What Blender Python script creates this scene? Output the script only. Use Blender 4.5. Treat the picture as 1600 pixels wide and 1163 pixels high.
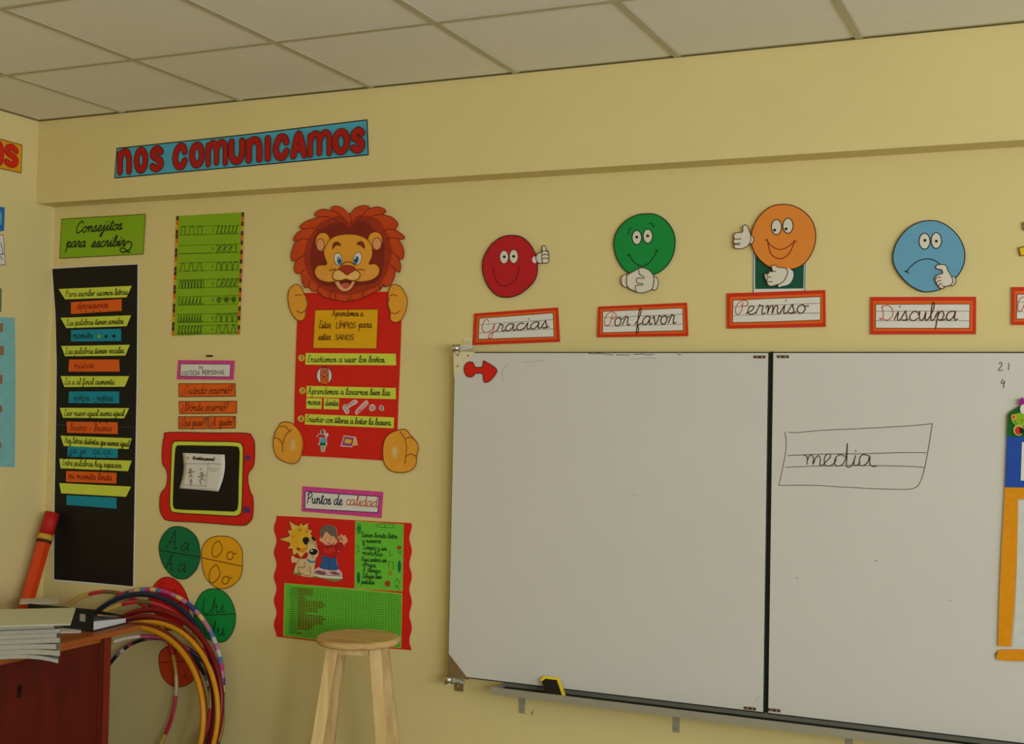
import bpy, bmesh, math, random
from mathutils import Vector, Matrix
from mathutils.geometry import tessellate_polygon
random.seed(7)
SC = bpy.context.scene
COL = SC.collection
for o in list(bpy.data.objects): bpy.data.objects.remove(o)

# ------------------------------------------------------------------ camera
EYE = Vector((0, 0, 1.6))
F = 1955.08
yaw, pit, rol = -0.4232, 0.0299, 0.0204
fw = Vector((math.sin(yaw)*math.cos(pit), math.cos(yaw)*math.cos(pit), math.sin(pit)))
r0 = Vector((math.cos(yaw), -math.sin(yaw), 0)); u0 = r0.cross(fw)
RT = r0*math.cos(rol)+u0*math.sin(rol); UP = -r0*math.sin(rol)+u0*math.cos(rol)
cd = bpy.data.cameras.new('camera'); cam = bpy.data.objects.new('camera', cd); COL.objects.link(cam)
cd.sensor_fit = 'HORIZONTAL'; cd.sensor_width = 36; cd.lens = F/1600*36; cd.clip_start = .05
m = Matrix((RT, UP, -fw)).transposed().to_4x4(); m.translation = EYE; cam.matrix_world = m
SC.camera = cam
SC.view_settings.view_transform = 'Standard'; SC.view_settings.look = 'None'
SC.view_settings.gamma = 1; SC.view_settings.use_curve_mapping = False
SC.view_settings.exposure = 0.0

# ------------------------------------------------------------------ dimensions of the room
YW, YB, XL, ZC = 4.2346, 4.126, -4.165, 2.825      # main wall, beam face, left wall, ceiling
XR, YK = 3.3, -4.2                                  # right wall, rear wall
ZB = 1.6+0.8609                                     # beam underside
YBD = 4.1746                                        # whiteboard face

# ------------------------------------------------------------------ light
w = bpy.data.worlds.new('daylight'); SC.world = w; w.use_nodes = True
w.node_tree.nodes['Background'].inputs[0].default_value = (.75, .85, 1, 1)
w.node_tree.nodes['Background'].inputs[1].default_value = 1.0
WINS = [(-3.4, -1.6), (-1.1, 0.7), (1.2, 3.0)]      # window openings in the right wall (y range)
WZ = (1.0, 2.45)
TINT = (.93, 1.02, 1.10)
for (a, b), pw in zip(WINS, (144, 92, 36)):
    ld = bpy.data.lights.new('window_daylight', 'AREA'); ld.shape = 'RECTANGLE'
    ld.size = WZ[1]-WZ[0]-.06; ld.size_y = b-a-.06; ld.energy = pw; ld.color = TINT
    lo = bpy.data.objects.new('window_daylight', ld); COL.objects.link(lo)
    lo.location = (XR+.03, (a+b)/2, (WZ[0]+WZ[1])/2); lo.rotation_euler = (0, math.radians(107), 0)

# ------------------------------------------------------------------ materials
def lin(c): c = c/255; return c/12.92 if c <= .04045 else ((c+.055)/1.055)**2.4
MC = {}
def mat(name, rgb, rough=.7, var=.06, scale=30, bump=0, metal=0, spec=.3, coat=0):
    if name in MC: return MC[name]
    M = bpy.data.materials.new(name); M.use_nodes = True; nt = M.node_tree; N = nt.nodes; Lk = nt.links
    b = N['Principled BSDF']; b.inputs['Roughness'].default_value = rough
    b.inputs['Metallic'].default_value = metal; b.inputs['Specular IOR Level'].default_value = spec
    b.inputs['Coat Weight'].default_value = coat
    c = [lin(v) for v in rgb]
    tc = N.new('ShaderNodeTexCoord'); nz = N.new('ShaderNodeTexNoise'); nz.inputs['Scale'].default_value = scale
    nz.inputs['Detail'].default_value = 4
    rp = N.new('ShaderNodeValToRGB'); rp.color_ramp.elements[0].position = .3; rp.color_ramp.elements[1].position = .7
    rp.color_ramp.elements[0].color = (*[v*(1-var) for v in c], 1)
    rp.color_ramp.elements[1].color = (*[min(1, v*(1+var)) for v in c], 1)
    Lk.new(tc.outputs['Object'], nz.inputs['Vector']); Lk.new(nz.outputs['Fac'], rp.inputs[0]); Lk.new(rp.outputs[0], b.inputs['Base Color'])
    if bump:
        bp = N.new('ShaderNodeBump'); bp.inputs['Strength'].default_value = bump; bp.inputs['Distance'].default_value = .002
        Lk.new(nz.outputs['Fac'], bp.inputs['Height']); Lk.new(bp.outputs[0], b.inputs['Normal'])
    MC[name] = M; return M
def wood(name, a, bcol, stretch=(1, 1, 12), scale=6, rough=.5, coat=0):
    if name in MC: return MC[name]
    M = bpy.data.materials.new(name); M.use_nodes = True; nt = M.node_tree; N = nt.nodes; Lk = nt.links
    b = N['Principled BSDF']; b.inputs['Roughness'].default_value = rough; b.inputs['Coat Weight'].default_value = coat
    b.inputs['Specular IOR Level'].default_value = .3
    tc = N.new('ShaderNodeTexCoord'); mp = N.new('ShaderNodeMapping'); mp.inputs['Scale'].default_value = [1/s*6 for s in stretch]
    nz = N.new('ShaderNodeTexNoise'); nz.inputs['Scale'].default_value = scale; nz.inputs['Detail'].default_value = 6; nz.inputs['Distortion'].default_value = .6
    rp = N.new('ShaderNodeValToRGB'); rp.color_ramp.elements[0].position = .35; rp.color_ramp.elements[1].position = .62
    rp.color_ramp.elements[0].color = (*[lin(v) for v in a], 1); rp.color_ramp.elements[1].color = (*[lin(v) for v in bcol], 1)
    Lk.new(tc.outputs['Object'], mp.inputs[0]); Lk.new(mp.outputs[0], nz.inputs['Vector']); Lk.new(nz.outputs['Fac'], rp.inputs[0]); Lk.new(rp.outputs[0], b.inputs['Base Color'])
    MC[name] = M; return M
def stripes(name, cols, n, seed=0.0):
    """tape of several colours wound round a hoop: constant bands by angle about the hoop's axis"""
    M = bpy.data.materials.new(name); M.use_nodes = True; nt = M.node_tree; N = nt.nodes; Lk = nt.links
    b = N['Principled BSDF']; b.inputs['Roughness'].default_value = .35
    tc = N.new('ShaderNodeTexCoord'); sp = N.new('ShaderNodeSeparateXYZ'); Lk.new(tc.outputs['Object'], sp.inputs[0])
    at = N.new('ShaderNodeMath'); at.operation = 'ARCTAN2'; Lk.new(sp.outputs[1], at.inputs[0]); Lk.new(sp.outputs[0], at.inputs[1])
    mu = N.new('ShaderNodeMath'); mu.operation = 'MULTIPLY_ADD'; mu.inputs[1].default_value = n/6.2832; mu.inputs[2].default_value = seed+50
    Lk.new(at.outputs[0], mu.inputs[0])
    fl = N.new('ShaderNodeMath'); fl.operation = 'FLOOR'; Lk.new(mu.outputs[0], fl.inputs[0])
    wn = N.new('ShaderNodeTexWhiteNoise'); wn.noise_dimensions = '1D'; Lk.new(fl.outputs[0], wn.inputs['W'])
    rp = N.new('ShaderNodeValToRGB'); rp.color_ramp.interpolation = 'CONSTANT'
    for i, c in enumerate(cols):
        e = rp.color_ramp.elements[i] if i < 2 else rp.color_ramp.elements.new(i/len(cols))
        e.position = i/len(cols); e.color = (*[lin(v) for v in c], 1)
    Lk.new(wn.outputs['Value'], rp.inputs[0]); Lk.new(rp.outputs[0], b.inputs['Base Color'])
    return M
# paints and papers (own colours of the things)
WALL = mat('cream_wall_paint', (226, 208, 146), .85, .018, 2.2)
TILE = mat('ceiling_tile_mineral', (244, 241, 230), .9, .02, 40)
GRID = mat('ceiling_grid_metal', (196, 188, 160), .6, .02, 10)
DARKGAP = mat('dark_recess', (40, 36, 28), .9)
FLOOR = mat('floor_tile_beige', (138, 126, 106), .4, .05, 3)
INK = mat('black_ink', (32, 28, 24), .8, .02)
INKB = mat('brown_outline_ink', (88, 40, 20), .8, .02)
REDINK = mat('red_ink', (200, 60, 50), .8, .02)
PENCIL = mat('thin_grey_ink', (120, 116, 104), .8, .02)
WHITE = mat('white_paper', (226, 222, 212), .75, .015)
CARTW = mat('white_card', (222, 216, 198), .75, .015)
RED = mat('red_card', (216, 30, 18), .6, .03)
CRIMSON = mat('crimson_card', (190, 26, 36), .6, .03)
SIGNRED = mat('sign_red_border', (206, 48, 14), .6, .03)
ORANGE = mat('orange_card', (232, 98, 18), .6, .03)
PEACH = mat('light_orange_card', (232, 138, 50), .6, .03)
LIME = mat('lime_card', (212, 222, 74), .6, .03)
GREENC = mat('leaf_green_card', (138, 178, 26), .6, .03)
GREEN = mat('green_card', (14, 142, 62), .6, .03)
DGREEN = mat('dark_green_card', (10, 112, 66), .6, .03)
BRIGHTG = mat('bright_green_paper', (110, 198, 58), .6, .04)
SKY = mat('light_blue_card', (104, 164, 196), .6, .03)
TEAL = mat('teal_card', (16, 142, 168), .6, .03)
BLUEB = mat('banner_blue_paper', (80, 172, 202), .6, .03)
BANRED = mat('banner_red_ink', (176, 22, 18), .6, .08, 60)
YEL = mat('golden_card', (236, 168, 18), .6, .03)
SUNY = mat('sun_yellow_print', (236, 178, 40), .6, .05)
PINK = mat('pink_paper', (216, 68, 148), .6, .12, 80)
BLACK = mat('black_card', (19, 16, 13), .55, .1, 12)
CHALK = mat('black_foam', (20, 15, 13), .6, .08, 20)
TAN = mat('lion_tan_print', (234, 162, 50), .6, .05, 22)
TANL = mat('lion_pale_print', (240, 190, 110), .6, .05, 22)
MANE = mat('mane_red_print', (168, 52, 22), .6, .12, 16)
MANEL = mat('mane_orange_print', (206, 72, 24), .6, .10, 16)
MANED = mat('mane_dark_print', (134, 38, 22), .6, .08, 16)
BROWN = mat('brown_print', (128, 50, 24), .6, .05)
IRIS = mat('blue_iris_print', (50, 130, 176), .5, .05)
BOARD = mat('whiteboard_enamel', (212, 209, 202), .32, .012, 3, spec=.35)
BFRAME = mat('dark_green_frame', (38, 44, 36), .5, .05)
ALU = mat('aluminium', (168, 166, 148), .45, .04, 8, metal=.35)
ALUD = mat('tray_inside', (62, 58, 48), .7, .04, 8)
CREAMP = mat('cream_painted_steel', (226, 214, 176), .5, .05, 60)
BRASS = mat('brassy_steel', (136, 112, 74), .5, .14, 50, metal=.2)
CHROME = mat('chrome', (220, 218, 210), .16, .02, metal=1)
NAVY = mat('navy_plastic', (34, 40, 66), .35, .05)
MAROON = mat('maroon_plastic', (126, 18, 22), .35, .06)
YPLAS = mat('yellow_plastic', (214, 148, 20), .35, .05)
PURPLE = mat('purple_card', (84, 54, 112), .6)
SKIN = mat('skin_print', (236, 168, 130), .6, .03)
GREY = mat('grey_hair_print', (112, 96, 84), .7, .1, 80)
DENIM = mat('denim_print', (44, 96, 160), .6, .08, 60)

# ------------------------------------------------------------------ mesh helpers
def setp(o, label=None, cat=None, group=None, kind=None):
    if label: o['label'] = label
    if cat: o['category'] = cat
    if group: o['group'] = group
    if kind: o['kind'] = kind
    return o
def root(name, loc, label, cat, group=None):
    o = bpy.data.objects.new(name, None); COL.objects.link(o); o.location = loc; o.empty_display_size = .05
    return setp(o, label, cat, group)
def wpos(o):
    v = Vector((0, 0, 0))
    while o: v += o.location; o = o.parent
    return v
def build(name, verts, faces, mt, parent=None, loc=None, smooth=False):
    """one mesh object, vertices given in world space (parents here are only ever translated)"""
    verts = [Vector(v) for v in verts]
    if parent: base = wpos(parent); off = Vector((0, 0, 0))
    else:
        base = Vector(loc) if loc is not None else Vector((0, 0, 0)); off = base
    me = bpy.data.meshes.new(name); me.from_pydata([v-base for v in verts], [], faces); me.update()
    if smooth: me.polygons.foreach_set('use_smooth', [True]*len(me.polygons))
    me.materials.append(mt)
    o = bpy.data.objects.new(name, me); COL.objects.link(o)
    if parent: o.parent = parent
    else: o.location = off
    return o
class Surf:
    """a wall surface: pixel -> (u,v) metres on it, (u,v,off) -> world point"""
    def __init__(s, axis, val): s.axis, s.val = axis, val
    def uv(s, p):
        d = fw*F + RT*(p[0]-800) - UP*(p[1]-581.5)
        if s.axis == 'Y': t = (s.val-EYE.y)/d.y; q = EYE+d*t; return (q.x, q.z)
        if s.axis == 'X': t = (s.val-EYE.x)/d.x; q = EYE+d*t; return (q.y, q.z)
        t = (s.val-EYE.z)/d.z; q = EYE+d*t; return (q.x, q.y)
    def w(s, q, off=0):
        if s.axis == 'Y': return Vector((q[0], s.val-off, q[1]))
        if s.axis == 'X': return Vector((s.val+off, q[0], q[1]))
        return Vector((q[0], q[1], s.val+off))
MAIN, BEAM, LEFT, BRD = Surf('Y', YW), Surf('Y', YB), Surf('X', XL), Surf('Y', YBD)
def P(s, ox=0, oy=0, k=1.0):
    return [(ox+float(a.split(',')[0])/k, oy+float(a.split(',')[1])/k) for a in s.split()]
def cr(pts, closed=False, n=5):
    if len(pts) < 3: return list(pts)
    out = []; L = len(pts); rng = L if closed else L-1
    for i in range(rng):
        if closed: a, b, c, d = pts[(i-1) % L], pts[i], pts[(i+1) % L], pts[(i+2) % L]
        else: a, b, c, d = pts[max(i-1, 0)], pts[i], pts[i+1], pts[min(i+2, L-1)]
        for j in range(n):
            t = j/n; t2 = t*t; t3 = t2*t
            out.append(tuple(.5*(2*b[k]+(c[k]-a[k])*t+(2*a[k]-5*b[k]+4*c[k]-d[k])*t2+(3*b[k]-a[k]-3*c[k]+d[k])*t3) for k in (0, 1)))
    if not closed: out.append(pts[-1])
    return out
def ell(cx, cy, rx, ry, rot=0, n=28):
    c, s = math.cos(math.radians(rot)), math.sin(math.radians(rot))
    return [(cx+rx*math.cos(t)*c-ry*math.sin(t)*s, cy+rx*math.cos(t)*s+ry*math.sin(t)*c) for t in [6.28318*i/n for i in range(n)]]
def sheet(name, S, px, off, th, mt, parent, smooth=False, uvpts=None, n=4):
    uv = uvpts or [S.uv(p) for p in (cr(px, True, n) if smooth else px)]
    N = len(uv)
    vs = [S.w(q, off) for q in uv]+[S.w(q, off+th) for q in uv]
    tr = tessellate_polygon([[Vector((q[0], q[1], 0)) for q in uv]])
    fs = []
    nrm = {'Y': Vector((0, -1, 0)), 'X': Vector((1, 0, 0)), 'Z': Vector((0, 0, 1))}[S.axis]
    for a, b, c in tr:
        nn = (vs[b]-vs[a]).cross(vs[c]-vs[a])
        if nn.dot(nrm) < 0: b, c = c, b
        fs.append((a+N, b+N, c+N)); fs.append((a, c, b))
    for i in range(N): j = (i+1) % N; fs.append((i, j, j+N, i+N))
    return build(name, vs, fs, mt, parent)
def strip(uv, wd, closed=False):
    """flat ribbon along a uv polyline -> verts, faces"""
    pts = [Vector(p) for p in uv]; q = [pts[0]]
    for p in pts[1:]:
        if (p-q[-1]).length > 1e-5: q.append(p)
    if closed and len(q) > 2 and (q[0]-q[-1]).length < 1e-5: q.pop()
    n = len(q); vs, fs = [], []
    if n < 2:
        c = q[0]; r = wd*.6
        for i in range(8): vs.append((c.x+r*math.cos(i*.7854), c.y+r*math.sin(i*.7854)))
        return vs, [tuple(range(8))]
    for i in range(n):
        a = q[(i-1) % n] if (closed or i > 0) else q[i]; b = q[(i+1) % n] if (closed or i < n-1) else q[i]
        d1 = (q[i]-a); d2 = (b-q[i])
        if d1.length < 1e-9: d1 = d2
        if d2.length < 1e-9: d2 = d1
        d1 = d1.normalized(); d2 = d2.normalized(); t = d1+d2
        t = t.normalized() if t.length > .2 else d1
        nr = Vector((-t.y, t.x)); h = wd/2/max(.6, abs(nr.dot(Vector((-d1.y, d1.x)))))
        vs += [tuple(q[i]+nr*h), tuple(q[i]-nr*h)]
    for i in range(n if closed else n-1):
        j = (i+1) % n; fs.append((2*i, 2*i+1, 2*j+1, 2*j))
    if not closed:
        for i, sgn in ((0, -1), (n-1, 1)):
            d = (q[1]-q[0]).normalized()*-1 if i == 0 else (q[-1]-q[-2]).normalized()
            nr = Vector((-d.y, d.x)); k = len(vs)
            for a in range(7):
                th = math.pi*a/6; v = q[i]+nr*math.cos(th)*wd/2+d*math.sin(th)*wd/2; vs.append(tuple(v))
            fs.append(tuple(range(k, k+7)))
    return vs, fs
def ink(name, S, strokes, wpx, off, mt, parent, smooth=True, closed=False, n=4, uvs=False):
    """strokes are lists of pixel points; wpx the pen width in pixels; one flat printed mesh"""
    V, Fc = [], []
    nrm = {'Y': Vector((0, -1, 0)), 'X': Vector((1, 0, 0)), 'Z': Vector((0, 0, 1))}[S.axis]
    allp = [p for s in strokes for p in s]
    a = S.uv(allp[0]); b = S.uv((allp[0][0], allp[0][1]+10)); mpp = math.hypot(a[0]-b[0], a[1]-b[1])/10
    for s in strokes:
        pts = cr(s, closed, n) if smooth and len(s) > 2 else list(s)
        vs, fs = strip([S.uv(p) for p in pts], wpx*mpp, closed)
        k = len(V); V += [S.w(v, off+1.5e-6*(i+k)) for i, v in enumerate(vs)]
        for f in fs:
            f = tuple(i+k for i in f)
            nn = (V[f[1]]-V[f[0]]).cross(V[f[2]]-V[f[1]])
            if nn.dot(nrm) < 0: f = f[::-1]
            Fc.append(f)
    return build(name, V, Fc, mt, parent)
def centre(S, px, off=0):
    uv = [S.uv(p) for p in px]; q = (sum(a[0] for a in uv)/len(uv), min(a[1] for a in uv)); return S.w(q, off)
def boxv(x0, x1, y0, y1, z0, z1):
    v = [(x, y, z) for x in (x0, x1) for y in (y0, y1) for z in (z0, z1)]
    f = [(0, 1, 3, 2), (4, 6, 7, 5), (0, 4, 5, 1), (2, 3, 7, 6), (0, 2, 6, 4), (1, 5, 7, 3)]
    return v, f
def box(name, x0, x1, y0, y1, z0, z1, mt, parent=None, bev=0, loc=None):
    v, f = boxv(x0, x1, y0, y1, z0, z1)
    if not bev: return build(name, v, f, mt, parent, loc)
    bm = bmesh.new(); vs = [bm.verts.new(p) for p in v]; [bm.faces.new([vs[i] for i in q]) for q in f]
    bmesh.ops.recalc_face_normals(bm, faces=bm.faces)
    bmesh.ops.bevel(bm, geom=bm.edges[:], offset=bev, segments=2, affect='EDGES', profile=.6)
    vv = [x.co.copy() for x in bm.verts]; bm.verts.index_update(); ff = [[x.index for x in q.verts] for q in bm.faces]; bm.free()
    return build(name, vv, ff, mt, parent, loc)
def prism(name, a, b, ra, rb, n, mt, parent=None, rot=0, smooth=False, loc=None, flatx=1.0):
    a, b = Vector(a), Vector(b); d = (b-a).normalized()
    h = Vector((1, 0, 0)) if abs(d.x) < .9 else Vector((0, 1, 0)); s = (h-d*h.dot(d)).normalized(); t = d.cross(s)
    V = [c+(s*math.cos(rot+6.28318*i/n)*flatx+t*math.sin(rot+6.28318*i/n))*r for c, r in ((a, ra), (b, rb)) for i in range(n)]
    Fc = [(i, (i+1) % n, (i+1) % n+n, i+n) for i in range(n)]+[tuple(range(n))[::-1], tuple(range(n, 2*n))]
    o = build(name, V, Fc, mt, parent, loc)
    if smooth: 
        for p in o.data.polygons: p.use_smooth = len(p.vertices) == 4
    return o

# ------------------------------------------------------------------ handwriting: one pen path per letter, x-height 1, baseline 0
G = {}
def g(ch, adv, *st): G[ch] = ([P(s) for s in st], adv)
g('a', 1.3, '.95,.88 .6,1.02 .2,.8 .05,.4 .2,.02 .55,.06 .85,.45 .98,1 .93,.3 1.05,0 1.3,.15')
g('b', 1.1, '0,.1 .35,.9 .5,1.7 .38,2 .25,1.7 .2,.5 .3,.05 .65,0 .9,.4 .75,.85 1.1,.8')
g('c', .95, '.85,.85 .55,1.02 .2,.8 .05,.4 .25,.02 .6,0 .95,.25')
g('d', 1.3, '.9,.85 .6,1.02 .2,.8 .05,.4 .2,.02 .55,.06 .85,.5 1.0,2 .93,.4 1.05,0 1.3,.15')
g('e', .95, '0,.1 .5,.45 .7,.8 .45,1.02 .2,.75 .15,.3 .4,0 .75,.05 .95,.25')
g('f', .9, '0,.1 .4,.8 .6,1.7 .45,2 .32,1.6 .3,0 .28,-.8 .4,-1 .55,-.6 .4,0 .9,.2')
g('g', 1.25, '.9,.85 .6,1.02 .2,.8 .05,.4 .2,.02 .55,.06 .85,.45 .95,1 .88,-.5 .6,-1 .35,-.8 .6,-.3 1.25,.15')
g('h', 1.2, '0,.1 .35,.9 .5,1.7 .38,2 .25,1.6 .2,0 .35,.7 .65,1 .85,.75 .85,.2 1,0 1.2,.15')
g('i', .7, '0,.1 .35,1 .32,.25 .45,0 .7,.15', '.42,1.5 .44,1.56')
g('j', .75, '0,.1 .4,1 .35,-.6 .15,-1 0,-.7 .3,-.2 .75,.15', '.42,1.5 .44,1.56')
g('l', .7, '0,.1 .4,1.1 .45,1.8 .32,2 .22,1.6 .25,.3 .4,0 .7,.15')
g('m', 1.5, '0,.7 .15,1 .25,.8 .22,0 .35,.7 .55,1 .7,.8 .7,0 .82,.7 1.02,1 1.18,.8 1.18,.25 1.3,0 1.5,.15')
g('n', 1.1, '0,.7 .15,1 .25,.8 .22,0 .35,.7 .6,1 .78,.8 .78,.25 .9,0 1.1,.15')
G['ñ'] = (G['n'][0]+[P('.2,1.35 .4,1.5 .6,1.35 .8,1.5')], 1.1)
g('o', 1.1, '.6,1.0 .2,.85 .05,.4 .3,0 .65,.05 .85,.5 .6,1.0 .75,.8 1.15,.85')
g('p', 1.2, '0,.3 .3,1 .25,0 .2,-1 .28,.3 .45,.85 .75,1 .95,.5 .7,.02 .4,.1 .8,0 1.2,.15')
g('q', 1.25, '.9,.85 .6,1.02 .2,.8 .05,.4 .2,.02 .55,.06 .85,.45 .95,1 .9,-1 1.25,.15')
g('r', .95, '0,.1 .25,.9 .3,1.12 .5,.95 .65,.9 .6,.3 .7,0 .95,.15')
g('s', .9, '0,.1 .4,1.05 .5,.7 .65,.3 .45,0 .15,.08 .5,.02 .9,.15')
g('t', .75, '0,.1 .3,1 .4,1.7 .33,.3 .45,0 .75,.15', '.1,1.25 .65,1.3')
g('u', 1.15, '0,.6 .12,1 .15,.3 .35,0 .65,.2 .8,1 .8,.25 .92,0 1.15,.15')
g('v', 1.05, '0,.7 .15,1 .25,.7 .45,0 .75,.6 .8,1 1.1,.9')
g('y', 1.1, '0,.6 .12,1 .15,.3 .35,0 .65,.2 .8,1 .75,-.5 .5,-1 .3,-.7 .6,-.2 1.1,.15')
g('.', .5, '.15,0 .2,.04'); g(' ', .7); g('?', .9, '.1,1.5 .4,1.9 .75,1.6 .45,1 .4,.5', '.4,0 .42,.05')
g('¿', .9, '.7,0 .4,-.4 .1,0 .45,.6 .5,1', '.5,1.45 .5,1.5'); g('-', .9, '.1,.5 .7,.5')
for k, s in (('á', 'a'), ('é', 'e'), ('í', 'i'), ('ó', 'o')): G[k] = ([G[s][0][0], P('.5,1.3 .75,1.75')], G[s][1])
g('A', 1.7, '0,.1 .3,.1 .7,1.6 .85,2 1.2,0 1.5,.15', '.35,.7 1.15,.75'); g('C', 1.4, '1.2,1.6 .8,2 .3,1.5 .15,.7 .5,0 1,.1 1.3,.4')
g('D', 1.7, '.5,2 .4,0 1,.1 1.5,.9 1.1,1.8 .2,1.9'); g('E', 1.3, '1.1,1.8 .7,2 .35,1.6 .7,1.1 .25,.6 .4,.05 1.1,.2')
g('H', 1.5, '.2,1.9 .4,1 .2,0', '1.2,2 1.0,1 1.3,0', '.3,1 1.1,1'); g('L', 1.3, '.2,1.7 .6,2 .5,1 .2,.1 .6,0 1.2,.1')
g('P', 1.4, '.4,1.9 .3,1 .3,0', '.1,1.5 .6,2 1.2,1.6 .9,1 .4,.9'); g('N', 1.6, '.1,0 .3,1.9 1.1,0 1.3,2'); g('Q', 1.6, '.8,2 .2,1.3 .4,.1 1.1,.2 1.3,1.4 .8,2', '.7,.4 1.4,-.2')
g('T', 1.3, '.1,1.9 1.3,1.9', '.7,1.9 .6,0 1.1,.1'); g('O', 1.6, '.8,2 .2,1.4 .3,.2 .9,.0 1.4,1 .8,2'); g('I', .8, '.4,2 .4,0'); g('U', 1.5, '.2,1.9 .3,.5 .7,0 1.2,.5 1.3,2 1.4,0')
PR = {}   # printed capitals, height 1
def pc(ch, adv, *st): PR[ch] = ([P(s) for s in st], adv)
pc('L', .7, '.1,1 .1,0 .6,0'); pc('I', .35, '.15,0 .15,1'); pc('Í', .35, '.15,0 .15,1', '.15,1.15 .3,1.35'); pc('M', 1, '.1,0 .15,1 .5,.4 .8,1 .85,0')
pc('P', .75, '.1,0 .1,1 .55,.95 .6,.55 .1,.45'); pc('O', .9, '.4,1 .1,.6 .15,.1 .6,0 .8,.5 .4,1'); pc('S', .75, '.6,.9 .3,1 .1,.7 .55,.4 .5,.05 .1,.05')
pc('A', .85, '.05,0 .4,1 .75,0', '.2,.4 .6,.4'); pc('N', .9, '.1,0 .1,1 .7,0 .7,1'); pc('T', .8, '.05,1 .75,1', '.4,1 .4,0'); pc('C', .8, '.7,.9 .3,1 .1,.5 .3,0 .7,.1')
pc('R', .8, '.1,0 .1,1 .6,.9 .55,.55 .1,.5 .65,0'); pc('E', .7, '.6,1 .1,1 .1,0 .6,0', '.1,.5 .5,.5'); pc(' ', .6)
pc('1', .5, '.1,.8 .3,1 .3,0'); pc('2', .7, '.1,.8 .35,1 .6,.75 .1,0 .65,0'); pc('3', .7, '.1,.9 .5,1 .55,.65 .25,.5 .6,.3 .4,0 .1,.1'); pc('4', .8, '.45,1 .1,.35 .6,.35', '.5,.7 .45,0')
def write(txt, p0, p1, h, table=None, slant=.15):
    """strokes in pixels: text set from p0 to p1 on its baseline, x-height h"""
    T = table or G; tot = sum(T[c][1] for c in txt); x = 0; out = []
    dx, dy = (p1[0]-p0[0])/tot, (p1[1]-p0[1])/tot
    for c in txt:
        st, ad = T[c]
        for s in st:
            out.append([(p0[0]+dx*(x+a)+slant*b*h, p0[1]+dy*(x+a)-b*h) for a, b in s])
        x += ad
    return out
g('ř', .85, '0,.8 .2,1 .22,.6 .2,0 .24,.5 .45,.92 .8,.9')
def text(S, off, parent, txt, p0, p1, h, wpx=1.0, mt=None, table=None, name='lettering', slant=.15):
    if h < 8: txt = txt.replace('r', 'ř')
    return ink(name, S, write(txt, p0, p1, h, table, slant), wpx, off, mt or INK, parent, smooth=table is None, n=3)
# ------------------------------------------------------------------ the room
def struct(o, label=None): o['kind'] = 'structure'; (label and o.__setitem__('label', label)); return o
struct(box('floor', XL-.15, XR+.15, YK-.15, YW+.15, -.1, 0, FLOOR), 'beige classroom floor')
struct(box('wall_front', XL-.15, XR+.15, YW, YW+.15, 0, ZC+.1, WALL), 'cream wall that carries the posters and the whiteboards')
struct(box('wall_left', XL-.15, XL, YK, YW, 0, ZC+.1, WALL), 'cream wall on the left, meeting the poster wall in the corner')
struct(box('wall_rear', XL-.15, XR+.15, YK-.15, YK, 0, ZC+.1, WALL), 'cream wall behind the viewer')
struct(box('trim_1', XL, XR, YB, YW, ZB, ZC+.05, WALL, bev=.004), 'cream concrete beam running under the ceiling above the posters')
V, Fc = [], []
def addb(*a):
    v, f = boxv(*a); k = len(V); V.extend(v); Fc.extend([tuple(i+k for i in q) for q in f])
ys = [YK]+[y for a in WINS for y in a]+[YW]
for i in range(0, len(ys), 2): addb(XR, XR+.15, ys[i], ys[i+1], 0, ZC+.1)
for a, b in WINS: addb(XR, XR+.15, a, b, 0, WZ[0]); addb(XR, XR+.15, a, b, WZ[1], ZC+.1)
struct(build('wall_right', V, Fc, WALL), 'cream wall with the windows')
for i, (a, b) in enumerate(WINS):
    V, Fc = [], []; z0, z1 = WZ; x0, x1 = XR+.06, XR+.1
    addb(x0, x1, a, b, z0, z0+.05); addb(x0, x1, a, b, z1-.05, z1); addb(x0, x1, a, a+.05, z0, z1); addb(x0, x1, b-.05, b, z0, z1); addb(x0, x1, (a+b)/2-.025, (a+b)/2+.025, z0, z1)
    o = struct(build('window_%d' % (i+1), V, Fc, ALU), 'metal framed window %s' % ['at the rear of the room', 'in the middle of the window wall', 'nearest the whiteboards'][i])
# suspended ceiling: backing, bars and one object per tile
cb = struct(box('ceiling', XL-.1, XR+.1, YK-.1, YW, ZC+.02, ZC+.08, TILE), 'suspended ceiling of square mineral tiles in a metal grid')
NX = -3.0866; xs = [XL]+[NX+.61*i for i in range(-1, 11)]+[XR]
yr = [YB, YB-.634]+[YB-.634-.61*i for i in range(1, 6)]
for x in xs[1:-1]: box('grid_bar', x-.012, x+.012, YK, YB, ZC, ZC+.006, GRID, cb)
for y in yr[1:]+[yr[-1]-.61*i for i in range(1, 8)]: box('grid_bar', XL, XR, y-.012, y+.012, ZC-.0006, ZC+.0055, GRID, cb)
WA = mat('brown_wall_angle', (104, 92, 62), .9); box('wall_angle', XL, XR, YB-.0035, YB, ZC-.001, ZC+.004, WA, cb); box('wall_angle', XL, XL+.003, YK, YB, ZC-.001, ZC+.004, WA, cb)  # thin dark brown strips along the ceiling edges
tm = {}
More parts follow.
